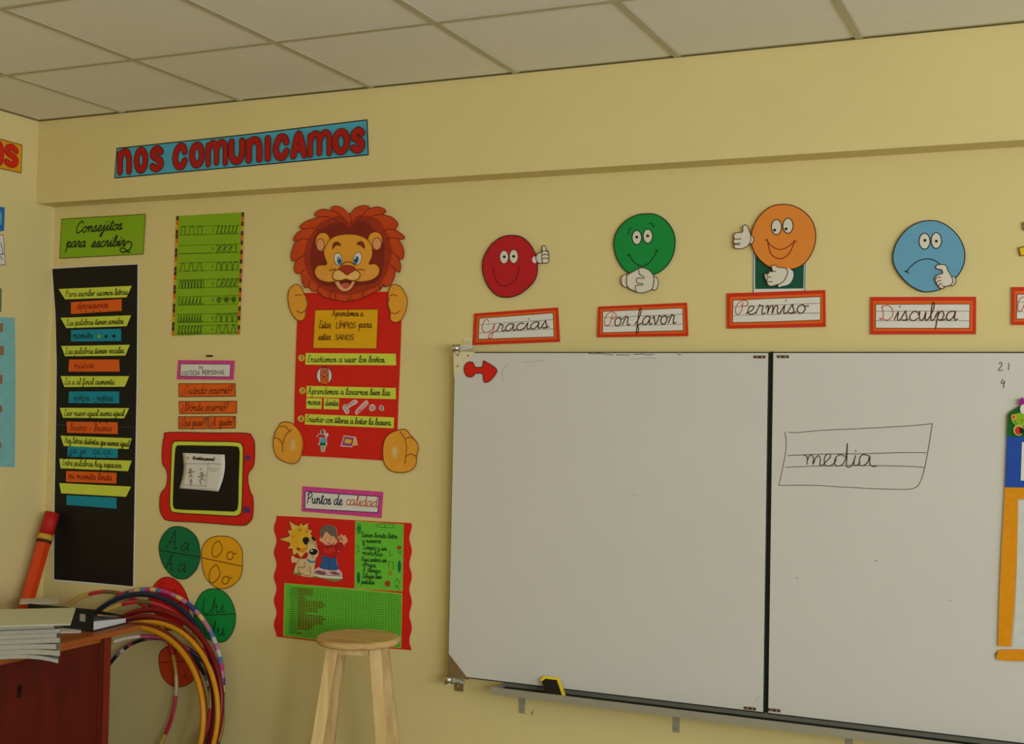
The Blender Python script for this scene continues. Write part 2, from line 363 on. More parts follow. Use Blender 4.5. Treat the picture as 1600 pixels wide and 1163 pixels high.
for i in range(len(xs)-1):
    for j in range(len(yr)-1):
        x0, x1, y0, y1 = xs[i], xs[i+1], yr[j+1], yr[j]; key = (round(x1-x0, 3), round(y1-y0, 3))
        cx, cy = (x0+x1)/2, (y0+y1)/2
        if key not in tm:
            hx, hy = (x1-x0)/2-.0135, (y1-y0)/2-.0135
            v, f = boxv(-hx, hx, -hy, hy, 0, .012)
            me = bpy.data.meshes.new('ceiling_tile'); me.from_pydata(v, [], f); me.materials.append(TILE); tm[key] = me
        o = bpy.data.objects.new('ceiling_tile', tm[key]); COL.objects.link(o); o.parent = cb
        o.location = (cx+random.uniform(-.001, .001), cy+random.uniform(-.001, .001), ZC+.003+random.uniform(0, .0015))

# ------------------------------------------------------------------ generic wall pieces
def edge(S, px, off, mt, parent, wpx=1.3, smooth=False, name='outline'):
    return ink(name, S, [px], wpx, off, mt, parent, smooth=smooth, closed=True)
T3, T1, E0 = .003, .0008, .0003

# title banner on the beam
Z = lambda s: P(s, 160, 170, 3.6364)
bp = Z('85,226 800,150 1505,64 1512,262 800,328 72,394')
t = root('title_banner', centre(BEAM, bp), 'long blue paper banner reading NOS COMUNICAMOS in fat red letters, on the beam', 'banner')
sheet('paper', BEAM, bp, .001, T1, BLUEB, t); edge(BEAM, bp, .001+T1+E0, INK, t, 1.6)
SK = dict(n=['0,0 0,.92', '0,.6 .3,.97 .8,.95 1,.6 1,0'], o=['OO'], s=['1,.84 .6,1 .15,.9 .06,.68 .5,.52 .96,.35 .9,.1 .45,0 0,.12'],
          c=['1,.74 .8,.98 .35,.97 0,.5 .2,.07 .7,0 1,.27'], m=['0,0 0,.92', '0,.6 .2,1 .42,.92 .48,.6 .48,.05', '.48,.6 .7,1 .95,.92 1,.55 1,0'],
          u=['0,1 0,.35 .3,.02 .75,.05 1,.4 1,1'], i=['.5,0 .5,1'], a=['0,0 .35,.95 .6,.95 1,0', '.22,.35 .8,.35'])
def bubble(S, parent, ch, x0, x1, yt0, yb0, yt1, yb1, off, wd, mt, om, lay=0):
    sts = []
    h = wd/2
    for s in SK[ch]:
        q = ell(.5, .5, .5, .5, n=16) if s == 'OO' else P(s)
        r = []
        for a, b in q:
            x = x0+h+(x1-x0-2*h)*a; u = (x-x0)/(x1-x0); yt = yt0+(yt1-yt0)*u+h; yb = yb0+(yb1-yb0)*u-h
            r.append((x, yb+(yt-yb)*b))
        if s == 'OO': r.append(r[0]); r.append(r[1])
        sts.append(r)
    l = ink('letter', S, sts, wd-1.4, off+.0003+lay, mt, parent)
    ink('letter_outline', S, sts, wd+1.8, off+lay, om, l)
yt = lambda x: 205-(x-85)*.0905; yb = lambda x: 388-(x-85)*.0905
for ch, a, b in (('n', 83, 172), ('o', 178, 266), ('s', 268, 354), ('c', 398, 490), ('o', 494, 588), ('m', 590, 718), ('u', 720, 818), ('n', 818, 916), ('i', 922, 970), ('c', 972, 1070), ('a', 1072, 1174), ('m', 1172, 1312), ('o', 1312, 1416), ('s', 1416, 1502)):
    q = Z('%f,%f %f,%f %f,%f %f,%f' % (a, yt(a)+26, b, yt(b)+26, a, yb(a)-8, b, yb(b)-8))
    bubble(BEAM, t, ch, q[0][0], q[1][0], q[0][1], q[2][1], q[1][1], q[3][1], .001+T1+E0, 10.4 if ch not in 'm' else 8.6, BANRED, INKB, lay=.00055*(a//100))

# writing advice sign
Z = lambda s: P(s, 60, 320, 3.877)
bp = Z('145,88 652,58 638,300 133,326')
t = root('green_sign', centre(MAIN, bp), 'green card sign handwritten Consejitos para escribir, above the tall black chart', 'sign')
sheet('card', MAIN, bp, .003, T1, GREENC, t); o = .003+T1+E0; edge(MAIN, bp, o, INKB, t, 1)
ink('lettering', MAIN, write('Consejitos', Z('225,172')[0], Z('510,150')[0], 9, slant=.3)+write('para', Z('172,258')[0], Z('290,256')[0], 8.5, slant=.25)+write('escribir', Z('325,258')[0], Z('528,250')[0], 8.5, slant=.3)+[Z('528,250 545,225 570,235 560,270 520,290 500,275 520,262 545,285 560,290')], 1.9, o, INK, t)

# tall black chart
bp = P('81,419 149,415 217,412 216,600 213,760 210.5,919 140,912.5 83,908 84,790 86.8,660 88,570 86,490')
t = root('tall_black_chart', centre(MAIN, bp), 'tall black chart with a white edge and yellow strips of handwriting', 'chart')
sheet('white_backing', MAIN, bp, .001, .001, WHITE, t)
sheet('black_sheet', MAIN, P('82.5,420.5 149,416.5 215.5,413.5 214,600 211,760 208.3,916.5 140,910 85.3,905.5 86,790 88.5,660 89.5,570 87.5,490'), .002, .001, BLACK, t)
ink('seam', MAIN, [P('88.5,664 150,666 213,668')], 1, .0034, mat('black_sheet_seam', (70, 66, 58), .4), t)
ys_ = ['93,452 207,447 199,465 103,468', '96,497 206,493 199,510 105,513', '97,541 204,539 197,556 103,557', '96,588 203,588 196,604.5 102,605', '94.6,637.5 203,638 195,654 100,653', '96,681 207,685 202,702 101,697', '94,717 207,720 201,736.5 96,732', '94,755 206,760.5 198,776.5 97,771']
yt_ = [('Para escribir usamos letras.', (103, 464), (203, 460.5)), ('Las palabras tienen sonidos.', (105, 509), (196, 506)), ('Las palabras tienen vocales.', (103, 553.5), (197, 552)), ('La s al final aumenta.', (102, 601), (182, 601)), ('Leer nuevo igual suena igual', (101, 650), (196, 650)), ('Hay letras distintas que suenan igual', (102, 692), (204, 698)), ('Entre palabras hay espacios.', (98, 727), (193, 731.5)), None]
cs = [('112,472.5 191,467.5 191,486 112,491', ORANGE), ('112,516 190,514 190,533 112,534', TEAL), ('109,562 187,562 188,581 108,581', ORANGE), ('109,612 187,612 187,630.5 108,630', TEAL), ('105,659 184.5,660 185,678.5 106,676.5', ORANGE), ('107,697 185,701 184.5,716 106.5,714', TEAL), ('104.5,736 183,739 182.5,756 104,753', ORANGE), ('105,774 183,778 183,795 105,789', TEAL)]
ct = [('dinosaurios', (121, 483), (170, 481), mat('dark_red_ink', (130, 24, 16), .8)), ('mamita', (115, 529), (146, 528.5), INK), ('nieve', (116, 576), (148, 575), mat('dark_red_ink', (130, 24, 16), .8)), ('niños - niñas', (116, 626), (178, 626.5), INK), ('bueno - buena', (110, 672.5), (176, 674), mat('dark_red_ink', (130, 24, 16), .8)), ('je ji  ci ci', (109, 708), (174, 710), INK), ('mi mamita linda', (108, 748), (176, 751), mat('dark_red_ink', (130, 24, 16), .8)), None]
for i, s in enumerate(ys_):
    c, mt_ = cs[i]; k = sheet('word_card', MAIN, P(c), .003, .0012, mt_, t)
    if ct[i]:
        x, a, b, im = ct[i]; text(MAIN, .0045, k, x, a, b, 5.6, 1.0, im)
    y = sheet('sentence_strip', MAIN, P(s), .0042, .0012, LIME, t)
    if yt_[i]: x, a, b = yt_[i]; text(MAIN, .0057, y, x, a, b, 5, .95)
for j, (a, b, mt_) in enumerate([(156, 526, GREENC), (167, 526, INK), (179, 525.5, INK)]): sheet('dot', MAIN, ell(a, b, 2.6, 2.6, n=10), .0042, .0005, mt_, t)
ink('tally_dots', MAIN, [[(x, y)] for x, y in [(127, 486.5), (136, 487), (147, 486.5), (158, 486), (120, 628), (131, 628.3), (151, 628.6), (163, 628.8), (113, 712), (127.5, 713), (150, 713), (168, 714), (149, 661), (158, 660.5), (168, 660.5)]], 2, .0046, INK, t)

# green chart of pen strokes
Z = lambda s: P(s, 250, 320, 5.2875)
bp = Z('150,95 400,80 690,64 686,300 675,600 668,900 655,1075 380,1075 112,1085 125,800 138,400')
t = root('green_stroke_chart', centre(MAIN, bp), 'lime green chart of practice pen strokes with beaded edges', 'chart')
sheet('card', MAIN, bp, .003, T1, GREENC, t); o = .003+T1+E0
C4 = [mat('maroon_tape', (96, 28, 22), .6), mat('orange_tape', (228, 96, 30), .6), mat('gold_tape', (222, 168, 40), .6)]
for L, Rr in ((Z('150,95')[0], Z('112,1085')[0]), (Z('690,64')[0], Z('655,1075')[0])):
    n = 26
    for i in range(n*1):
        u0_, u1_ = i/n, (i+.92)/n
        a = (L[0]+(Rr[0]-L[0])*u0_, L[1]+(Rr[1]-L[1])*u0_); b = (L[0]+(Rr[0]-L[0])*u1_, L[1]+(Rr[1]-L[1])*u1_)
        mt_ = [C4[0], C4[1], C4[0], C4[2]][i % 4] if L[0] > 350 else [C4[0], C4[1], C4[2], C4[0]][i % 4]
        hw = 1.7
        sheet('edge_bead', MAIN, [(a[0]-hw, a[1]), (a[0]+hw, a[1]), (b[0]+hw, b[1]), (b[0]-hw, b[1])], o, .0006, mt_, t)
def wave(kind, x0, x1, yc, h, n):
    out = []; w_ = (x1-x0)/n
    for i in range(n):
        x = x0+i*w_; T, B = yc-h/2, yc+h/2
        if kind == 'sq': out += [(x, B), (x+.1*w_, T), (x+.5*w_, T), (x+.5*w_, B), (x+w_, B)]
        elif kind == 'zz': out += [(x, B), (x+.25*w_, T+1), (x+.5*w_, T), (x+.6*w_, B-1), (x+.85*w_, B)]
        elif kind == 'e': out += [(x, B), (x+.6*w_, T+2), (x+.7*w_, T), (x+.45*w_, T+2), (x+.35*w_, B-2), (x+.6*w_, B)]
        elif kind == 'm': out += [(x, B), (x+.1*w_, T+3), (x+.5*w_, T), (x+.8*w_, T+3), (x+.8*w_, B)]
        elif kind == 'u': out += [(x+.25*w_, T), (x, B-3), (x+.3*w_, B), (x+.8*w_, B-3)]
        elif kind == 'c': out += [(x+.9*w_, T+2), (x+.6*w_, T), (x+.1*w_, yc+1), (x+.3*w_, B), (x+.8*w_, B-1)]
        elif kind == '3': out += [(x, T+2), (x+.5*w_, T), (x+.7*w_, T+3), (x+.35*w_, yc), (x+.7*w_, yc+3), (x+.4*w_, B), (x, B-1)]
        elif kind == 'sp': out += [(x+.4*w_+r*math.cos(a_)*w_*.4, yc+r*math.sin(a_)*h/2) for a_, r in [(j*.8, .2+.04*j) for j in range(16)]]
    return out
rows = [(360.7, 'sq', 3, 'e', 6), (390, None, 0, '3', 4), (417.4, 'zz', 3, 'm', 4), (443.9, 'm', 8, 'c', 5), (470.4, 'u', 7, 'sp', 3), (497.8, 'u', 9, 'm', 4), (515.7, 'e', 8, 'zz', 3)]
st, rl = [], []
for y, k1, n1, k2, n2 in rows:
    d = lambda pts: [(px, py-(px-300)*.025) for px, py in pts]
    xl_ = 282-(y-360)*.03; rl += [d([(xl_, y-6.5), (375, y-6.5)]), d([(xl_, y+6.5), (375, y+6.5)])]
    if k1: st.append(d(wave(k1, xl_+2, xl_+41, y, 12, n1)))
    else: st.append(d([(xl_, y+6.5), (xl_+50, y+6.5)]))
    st.append(d([(333, y-2), (334, y), (333, y+2)])); st.append(d(wave(k2, 339, 374, y, 12, n2)))
ink('ruled_lines', MAIN, rl, .7, o, mat('dark_green_ink', (74, 96, 14), .8), t); ink('lettering', MAIN, st, .95, o+.0002, mat('deep_green_ink', (42, 62, 12), .8), t, n=2)

# little hooks in the wall
t = root('wall_hooks', MAIN.w(MAIN.uv((329, 557))), 'pair of tiny dark screw hooks in the bare wall above the pink sign', 'hook')
for x in (326.5, 331.5):
    q = MAIN.w(MAIN.uv((x, 556.5))); prism('hook', q, q-Vector((0, .012, 0)), .0035, .0045, 8, DARKGAP, t)

# personal news sign and its question strips
Z = lambda s: P(s, 250, 540, 4.0125)
bp = Z('118,92 471,95 463,216 108,213')
t = root('pink_sign', centre(MAIN, bp), 'pink bordered sign reading MI NOTICIA PERSONAL above the orange strips', 'sign')
sheet('border', MAIN, bp, .003, T1, PINK, t); q = Z('134,116 447,118 443,197 131,193'); sheet('paper', MAIN, q, .003+T1, T1, WHITE, t); o = .003+2*T1+E0
edge(MAIN, q, o, PURPLE, t, 1)
ink('lettering', MAIN, write('MI', Z('245,150')[0], Z('275,150')[0], 5, PR)+write('NOTICIA PERSONAL', Z('140,188')[0], Z('412,180')[0], 6.5, PR), 1.0, o, mat('dark_violet_ink', (66, 40, 78), .8), t, smooth=False)
for nm, c, tx, a, b in (('topmost', '120,240 475,240 475,318 122,322', '¿Cuándo ocurrió?', '135,305', '458,300'), ('middle', '122,352 483,350 483,425 126,428', '¿Dónde ocurrió?', '138,410', '430,407'),
                        ('lower left', '120,447 302,447 298,522 120,522', '¿Qué pasó?', '124,505', '290,503'), ('lower right', '308,445 477,445 475,518 308,522', '¿A quién?', '313,503', '468,500')):
    t = root('question_strip', centre(MAIN, Z(c)), 'orange card strip reading %s below the pink sign' % tx, 'sign', 'orange question strips')
    sheet('card', MAIN, Z(c), .002, .001, ORANGE, t); edge(MAIN, Z(c), .0034, INKB, t, 1.1)
    text(MAIN, .0034, t, tx, Z(a)[0], Z(b)[0], 6.6, 1.0, INKB)
    ink('red_initial', MAIN, write(tx[:2], Z(a)[0], (Z(a)[0][0]+(Z(b)[0][0]-Z(a)[0][0])*2.2/len(tx), Z(a)[0][1]), 6.6), 1.2, .0036, REDINK, t)

# red frame poster like a toy slate
bp = Z('60,545 330,548 545,550 580,572 597,620 593,745 560,800 555,850 570,915 588,960 585,1070 560,1112 510,1128 260,1110 60,1098 20,1070 3,1020 8,935 40,890 52,830 45,780 20,735 20,640 32,572')
t = root('slate_poster', centre(MAIN, bp), 'red foam slate-shaped frame with a black centre below the orange strips', 'poster')
sheet('red_frame', MAIN, bp, .001, .004, RED, t, smooth=True); edge(MAIN, bp, .005+E0, INKB, t, 1.2, True)
lp = Z('115,600 300,602 485,605 520,625 528,670 524,850 518,1030 500,1062 465,1070 290,1060 100,1048 72,1020 68,975 74,800 80,640 92,608')
sheet('lime_ring', MAIN, lp, .005, .0015, LIME, t, smooth=True); edge(MAIN, lp, .0068, INKB, t, 1.6, True)
kp = Z('130,626 300,628 475,632 502,648 505,700 500,850 496,1005 478,1038 450,1041 280,1034 115,1027 92,1010 88,975 94,800 102,660 110,635')
sheet('black_panel', MAIN, kp, .0065, .001, CHALK, t, smooth=True)
for x, y, r in ((555, 703, 16), (548, 1030, 21)): sheet('button', MAIN, ell(*Z('%d,%d' % (x, y))[0], r/4.01, r/4.01, n=18), .005, .003, PURPLE, t)
pp = Z('150,673 413,685 412,760 400,850 378,915 260,905 133,895 150,830 160,750')
nw = root('news_sheet', centre(MAIN, pp, .008), 'white worksheet with small figure drawings taped on the black slate', 'worksheet')
# the sheet curls away from the panel at its lower corners
def curl(S, px4, off, amp, mt_, parent, nu=10, nv=10, name='paper'):
    a, b, c, d = px4; V, Fc = [], []
    for j in range(nv+1):
        for i in range(nu+1):
            u, v = i/nu, j/nv; px = ((a[0]*(1-u)+b[0]*u)*(1-v)+(d[0]*(1-u)+c[0]*u)*v, (a[1]*(1-u)+b[1]*u)*(1-v)+(d[1]*(1-u)+c[1]*u)*v)
            bow = 5*math.sin(math.pi*v)*.8; px = (px[0]+bow, px[1])
            V.append(S.w(S.uv(px), off+amp*(v**2)*(abs(2*u-1)**2)))
    for j in range(nv):
        for i in range(nu): k = j*(nu+1)+i; Fc.append((k, k+nu+1, k+nu+2, k+1))
    o = build(name, V, Fc, mt_, parent, smooth=True); md = o.modifiers.new('thickness', 'SOLIDIFY'); md.thickness = .0006; md.offset = -1; return o
curl(MAIN, [Z('150,673')[0], Z('413,685')[0], Z('378,915')[0], Z('133,895')[0]], .009, .004, WHITE, nw)
Zl = Z
oo = .0136
ink('drawing', MAIN, [Z('170,740 316,742 300,882 155,872 170,740'), Z('316,738 395,745'), Z('320,770 385,774'), Z('320,785 370,788')], .6, oo, PENCIL, nw, smooth=False)
ink('figure_drawing', MAIN, [Z('203,772 210,780 203,788 196,780 203,772'), Z('204,788 205,808 195,828'), Z('205,808 215,826'), Z('188,800 205,795 228,790'), Z('265,770 268,778'), Z('275,795 282,803 275,810 268,803 275,795'), Z('276,810 275,830 262,848'), Z('275,830 292,845'), Z('252,825 275,818 300,815'), Z('208,840 214,850 208,858 202,850 208,840'), Z('208,858 206,876'), Z('265,850 270,870')], 1.2, oo, mat('brown_crayon', (120, 92, 58), .8), nw)
text(MAIN, oo, nw, 'Mi noticia personal'.replace('M', 'N'), Z('218,716')[0], Z('355,722')[0], 2.6, 1.0) if False else ink('lettering', MAIN, write('Ni noticia personal', Z('218,714')[0], Z('355,722')[0], 2.6), 1.0, oo, INK, nw)
ink('tape', MAIN, [Z('185,700 190,712')], 1.2, oo, INK, nw)

# round vowel cards
Z = lambda s: P(s, 230, 800, 4.0118)
def vowel(name, label, px, mt_, line, letters, im, off=.002):
    t = root(name, centre(MAIN, px), label, 'card', 'round vowel cards')
    sheet('card', MAIN, px, off, .0015, mt_, t, smooth=True); o = off+.0015+E0; edge(MAIN, px, o, INKB if mt_ in (YEL, RED) else INK, t, 1.2, True)
    ink('dividing_line', MAIN, [line], 1.3, o, im, t)
    sts = []
    for tx, a, b, h in letters: sts += write(tx, a, b, h, slant=.2)
    ink('lettering', MAIN, sts, 1.3, o, im, t)
z1 = lambda x, y: Z('%f,%f' % (x, y))[0]
vowel('vowel_card', 'dark green round card with letters Aa, under the red slate', Z('200,92 265,112 318,170 336,265 318,350 270,405 225,422 165,405 105,335 78,240 92,165 140,105'), DGREEN, Z('82,240 335,285'),
      [('A', z1(115, 220), z1(200, 232), 13), ('a', z1(215, 238), z1(268, 246), 12), ('A', z1(110, 352), z1(170, 366), 11), ('a', z1(195, 370), z1(248, 378), 11)], INK)
vowel('vowel_card', 'golden yellow round card with letters Oo, right of the dark green Aa card', Z('470,152 545,168 592,225 602,300 592,400 540,460 480,482 425,468 370,410 345,310 352,220 400,165'), YEL, Z('345,287 600,342'),
      [('O', z1(395, 278), z1(475, 285), 12.5), ('o', z1(495, 295), z1(552, 302), 12), ('O', z1(375, 440), z1(460, 445), 14), ('o', z1(468, 448), z1(525, 455), 12)], INKB)
vowel('vowel_card', 'red round card half hidden behind the hoops', Z('140,410 205,445 250,520 268,600 250,680 200,730 135,742 75,720 25,650 10,570 30,490 80,425'), RED, Z('15,585 266,570'),
      [('E', z1(50, 520), z1(115, 512), 9), ('e', z1(150, 520), z1(190, 518), 8), ('E', z1(60, 690), z1(120, 690), 9)], mat('dark_red_ink', (130, 24, 16), .8))
vowel('vowel_card', 'bright green round card with letters Uu, right of the hoops', Z('420,480 490,505 535,565 558,650 545,740 500,805 455,816 390,800 335,755 302,680 300,600 345,510'), GREEN, Z('300,652 430,645 555,640'),
      [('U', z1(330, 640), z1(420, 640), 13), ('u', z1(425, 632), z1(490, 628), 12), ('U', z1(340, 770), z1(425, 770), 12), ('u', z1(438, 775), z1(490, 772), 11)], INK)
vowel('vowel_card', 'reddish orange round card seen through the hoops, lowest of the vowel cards', Z('190,838 255,845 305,880 332,950 318,1020 260,1080 205,1096 150,1085 100,1035 78,950 85,880 130,845'), mat('reddish_orange_card', (214, 72, 28), .6, .03), Z('78,945 320,930'),
      [('I', z1(150, 1075), z1(200, 1070), 12), ('i', z1(225, 1050), z1(255, 1048), 10), ('I', z1(150, 920), z1(195, 920), 9)], mat('dark_red_ink', (130, 24, 16), .8))

# ------------------------------------------------------------------ lion poster
A = lambda s: P(s, 430, 310, 6.1208)
B = lambda s: P(s, 430, 440, 3.75)
body = B('150,68 450,62 728,60 742,200 735,420 720,800 712,1056 640,1050 380,1033 112,1020 116,700 125,400 133,200')
t = root('lion_poster', centre(MAIN, body), 'big red hygiene poster held by a cartoon lion cut-out', 'poster')
sheet('red_board', MAIN, body, .001, .003, RED, t)
o1 = .0042
yp = B('238,168 607,163 603,280 598,395 410,393 226,392 232,280')
k = sheet('yellow_panel', MAIN, yp, o1, .001, mat('mustard_card', (234, 172, 10), .6, .03), t); edge(MAIN, yp, o1+.0012, BROWN, k, .9)
ink('lettering', MAIN, write('Aprendemos a', B('335,202')[0], B('520,204')[0], 5)+write('Estar', B('258,274')[0], B('330,274')[0], 6)+write('LÍMPIOS', B('360,274')[0], B('476,274')[0], 9, PR)+write('para', B('494,270')[0], B('572,272')[0], 6)+write('estar', B('258,343')[0], B('330,343')[0], 6)+write('SANOS', B('355,343')[0], B('466,343')[0], 8.5, PR), 1.1, o1+.0014, INKB, k, n=2)
for c, tx, a, b in (('182,420 446,422 710,424 712,492 446,490 180,488', 'Enseñamos a usar los baños.', '190,472', '655,474'), ('187,612 450,618 710,625 710,690 450,684 187,678', 'Aprendemos a lavarnos bien las', '192,658', '678,668'), ('180,777 440,787 700,797 697,860 440,849 178,838', 'Enseñar con títeres a botar la basura.', '184,822', '690,844'), ('187,683 277,686 274,748 186,745', 'manos', '194,722', '270,724'), ('290,685 378,688 376,750 288,748', 'dientes', '294,727', '374,729')):
    k = sheet('lime_strip', MAIN, B(c), o1, .001, LIME, t); text(MAIN, o1+.0013, k, tx, B(a)[0], B(b)[0], 5.2, 1.0)
for x, y, n_ in ((158, 449, '1'), (163, 640, '2'), (155, 804, '3')):
    c = B('%d,%d' % (x, y))[0]; k = sheet('number_disc', MAIN, ell(*c, 4.9, 5.2, n=16), o1, .001, mat('yellow_dot_card', (214, 190, 70), .6), t)
    ink('lettering', MAIN, write(n_, (c[0]-1.8, c[1]+2.4), (c[0]+1.8, c[1]+2.4), 4.8, PR), 1.1, o1+.0013, INK, k, smooth=False)
c = B('292,552')[0]; k = sheet('oval_picture', MAIN, ell(*c, 11.8, 13.6), o1, .001, WHITE, t); edge(MAIN, ell(*c, 11.8, 13.6), o1+.0012, INK, k, .9)
C_ = lambda s: P(s, 465, 560, 6.8438)
sheet('finger_drawing', MAIN, C_('258,120 290,98 325,110 338,150 335,265 300,275 258,262 252,180'), o1+.001, .0003, ORANGE, k, smooth=True)
sheet('finger_nail', MAIN, C_('268,118 300,105 325,125 325,180 295,195 265,178'), o1+.0014, .0002, mat('salmon_print', (216, 110, 80), .6), k, smooth=True)
ink('finger_outline', MAIN, [C_('258,262 252,180 258,120 290,98 325,110 338,150 335,262'), C_('262,180 295,198 328,182'), C_('275,140 300,130 318,150 290,165 275,150'), C_('270,215 300,205'), C_('300,235 322,228')], 1, o1+.0017, INK, k)
PINKW = mat('pinkish_white_paper', (226, 196, 196), .7)
for nm, s, im, ins in (('toothbrush_cutout', '488,512 515,492 530,500 605,448 640,450 645,480 560,530 560,575 540,595 520,590 490,540', PENCIL, ['500,515 530,512 620,465', '510,535 545,580', '545,520 550,560']),
                   ('toothpaste_cutout', '625,575 640,545 735,452 762,475 755,500 660,590 640,603 625,592', mat('red_crayon', (200, 90, 84), .8), ['640,580 740,470', '650,590 752,490', '660,550 680,570']), ('soap_cutout', '772,535 785,500 815,492 838,515 835,550 805,566 780,558', PENCIL, ['790,525 815,515 820,540 795,545 790,525']), ('drop_cutout', '880,545 885,510 903,500 925,520 930,555 900,560', INK, ['895,545 903,515 915,548 895,545'])):
    k = sheet(nm, MAIN, C_(s), o1, .0008, PINKW, t, smooth=True); ink('ink_drawing', MAIN, [C_(q) for q in ins], 1.2, o1+.001, im, k)
k = sheet('doll_cutout', MAIN, C_('205,830 235,805 250,812 252,775 275,758 302,770 308,810 330,795 338,820 320,850 318,885 325,925 310,940 295,1003 258,1000 252,940 225,925 245,880 240,840 212,842'), o1, .0008, PINKW, t)
for nm, s, im in (('hair', ell(275, 790, 16, 26, n=14), GREY), ('shirt', P('252,850 312,848 318,885 310,905 245,903'), SKY), ('sleeve', P('212,825 245,815 300,822 305,850 240,845'), CRIMSON), ('skirt', P('245,903 308,903 308,935 240,935'), DGREEN), ('legs', P('258,940 298,940 290,995 262,995'), mat('pale_green_print', (150, 190, 140), .7))):
    sheet(nm, MAIN, [(465+a/6.8438, 560+b/6.8438) for a, b in s], o1+.0008, .0003, im, k)
k = sheet('book_cutout', MAIN, C_('502,825 628,842 652,930 600,935 585,952 466,942'), o1, .0008, PINKW, t)
sheet('page', MAIN, C_('510,836 612,850 588,940 478,932'), o1+.0008, .0003, mat('mauve_print', (150, 70, 140), .7), k); sheet('picture', MAIN, C_('520,862 590,872 575,915 508,905'), o1+.0012, .0002, SUNY, k); sheet('page_edge', MAIN, C_('620,850 645,925 600,930'), o1+.0008, .0003, SUNY, k)
# paws, mane and face: foam layers one above the other
def limb(nm, pts, lines, pad=None, off=.005):
    k = sheet(nm, MAIN, pts, off, .004, TAN, t, smooth=True); edge(MAIN, pts, off+.0042, BROWN, k, 1.3, True)
    if pad: sheet('pale_pad', MAIN, ell(*pad), off+.004, .0004, mat('paw_pad_print', (230, 166, 62), .6), k); sheet('pad_spot', MAIN, ell(pad[0], pad[1], pad[2]*.5, pad[3]*.6), off+.0044, .0003, mat('pad_spot_print', (226, 186, 120), .6), k)
    ink('toe_line', MAIN, lines, 1.2, off+.005, BROWN, k)
limb('paw', B('118,22 145,22 165,45 175,75 192,95 199,130 187,165 183,205 165,230 140,228 115,205 95,165 83,110 88,55'), [B('125,85 145,78 165,85'), B('135,172 158,185 185,172'), B('187,95 197,130 187,168')])
limb('paw', B('700,20 735,28 765,65 780,115 772,170 745,225 710,241 682,225 682,190 670,150 668,90 678,40'), [B('680,85 700,78 722,87'), B('682,178 710,190 735,176'), B('678,95 668,130 680,170')])
limb('foot', B('40,830 70,823 110,835 150,880 168,930 165,990 148,1045 110,1068 60,1055 20,1030 0,985 -3,930 10,880 28,852'), [B('35,850 70,852 92,880'), B('5,915 32,925 50,955 52,1000'), B('105,868 70,900 52,950')], (*B('110,955')[0], 7.5, 13, 5))
limb('foot', B('735,870 770,868 803,905 838,945 845,985 835,1020 830,1075 798,1108 740,1120 680,1106 645,1060 638,990 650,925 685,888'), [B('740,880 768,925 777,985 765,1070'), B('772,922 800,912 825,928'), B('770,1030 800,1010 835,1025')], (*B('708,1000')[0], 7.5, 15, -4))
mane = A('395,150 430,120 485,108 560,122 550,95 590,78 655,95 725,152 780,100 845,74 905,78 912,102 990,85 1055,105 1070,130 1048,158 1130,185 1185,240 1175,280 1162,302 1222,345 1251,380 1230,397 1192,392 1230,460 1243,520 1237,575 1212,588 1190,565 1212,640 1202,710 1165,685 1150,760 1112,830 1060,850 1052,820 1015,880 968,895 935,915 850,952 792,978 762,972 700,992 662,985 600,978 540,960 480,948 425,895 372,892 335,850 300,856 272,790 262,720 228,725 198,690 205,635 215,598 182,603 168,545 200,440 228,408 196,412 193,385 232,330 288,298 255,292 258,265 320,220 420,185 398,168')
k = sheet('mane', MAIN, mane, .006, .005, MANEL, t, smooth=True, n=3); edge(MAIN, mane, .0113, MANED, k, 1.2, True); om = .0111
sheet('mane_inner', MAIN, A('560,190 640,170 725,230 800,170 900,170 1010,220 1080,330 1120,450 1120,600 1070,740 1000,840 900,880 780,920 700,930 600,920 480,880 380,800 320,700 290,560 320,420 400,290 470,220'), om, .0002, MANE, k, smooth=True)
sheet('mane_core', MAIN, A('640,230 725,290 800,220 930,270 1040,400 1060,560 1020,760 900,830 560,850 420,800 350,620 370,430 450,300'), om+.0003, .0002, MANED, k, smooth=True)
ink('hair_line', MAIN, [A(s) for s in ('560,122 620,150 690,230 720,300', '725,152 745,220 735,300', '912,102 860,150 800,240 780,300', '420,185 500,180 590,210 660,280', '1048,158 960,170 880,220 830,280', '290,298 380,290 460,320', '1162,302 1090,300 1040,330', '228,408 290,390 350,400', '215,598 270,560 310,540', '262,720 300,680', '335,850 350,780', '425,895 430,850 470,820', '540,960 540,900 580,870', '600,978 590,930', '700,992 740,940', '850,952 860,890 910,850', '1015,880 1010,820', '1165,685 1120,640', '1190,565 1140,520 1110,500', '1192,392 1130,380 1080,400')], 1.3, om+.0006, MANED, k)
fc = A('540,400 600,365 680,350 770,350 850,370 910,410 945,480 945,560 915,632 975,632 1015,675 1005,735 950,780 880,798 810,800 700,790 590,800 520,805 440,780 400,730 400,690 430,648 512,635 490,560 485,500 515,440')
fl = .0118
earL = A('545,420 530,370 505,342 470,333 425,355 402,410 408,470 425,505 470,512 495,480 520,470'); earR = A('900,420 912,365 940,335 980,326 1020,345 1040,395 1035,450 1015,492 975,503 945,480 935,450')
for e_, ip in ((earL, (450, 448, 38, 58)), (earR, (990, 440, 42, 58))):
    e2 = sheet('ear', MAIN, e_, fl, .0006, TAN, k, smooth=True); edge(MAIN, e_, fl+.0008, BROWN, e2, 1, True)
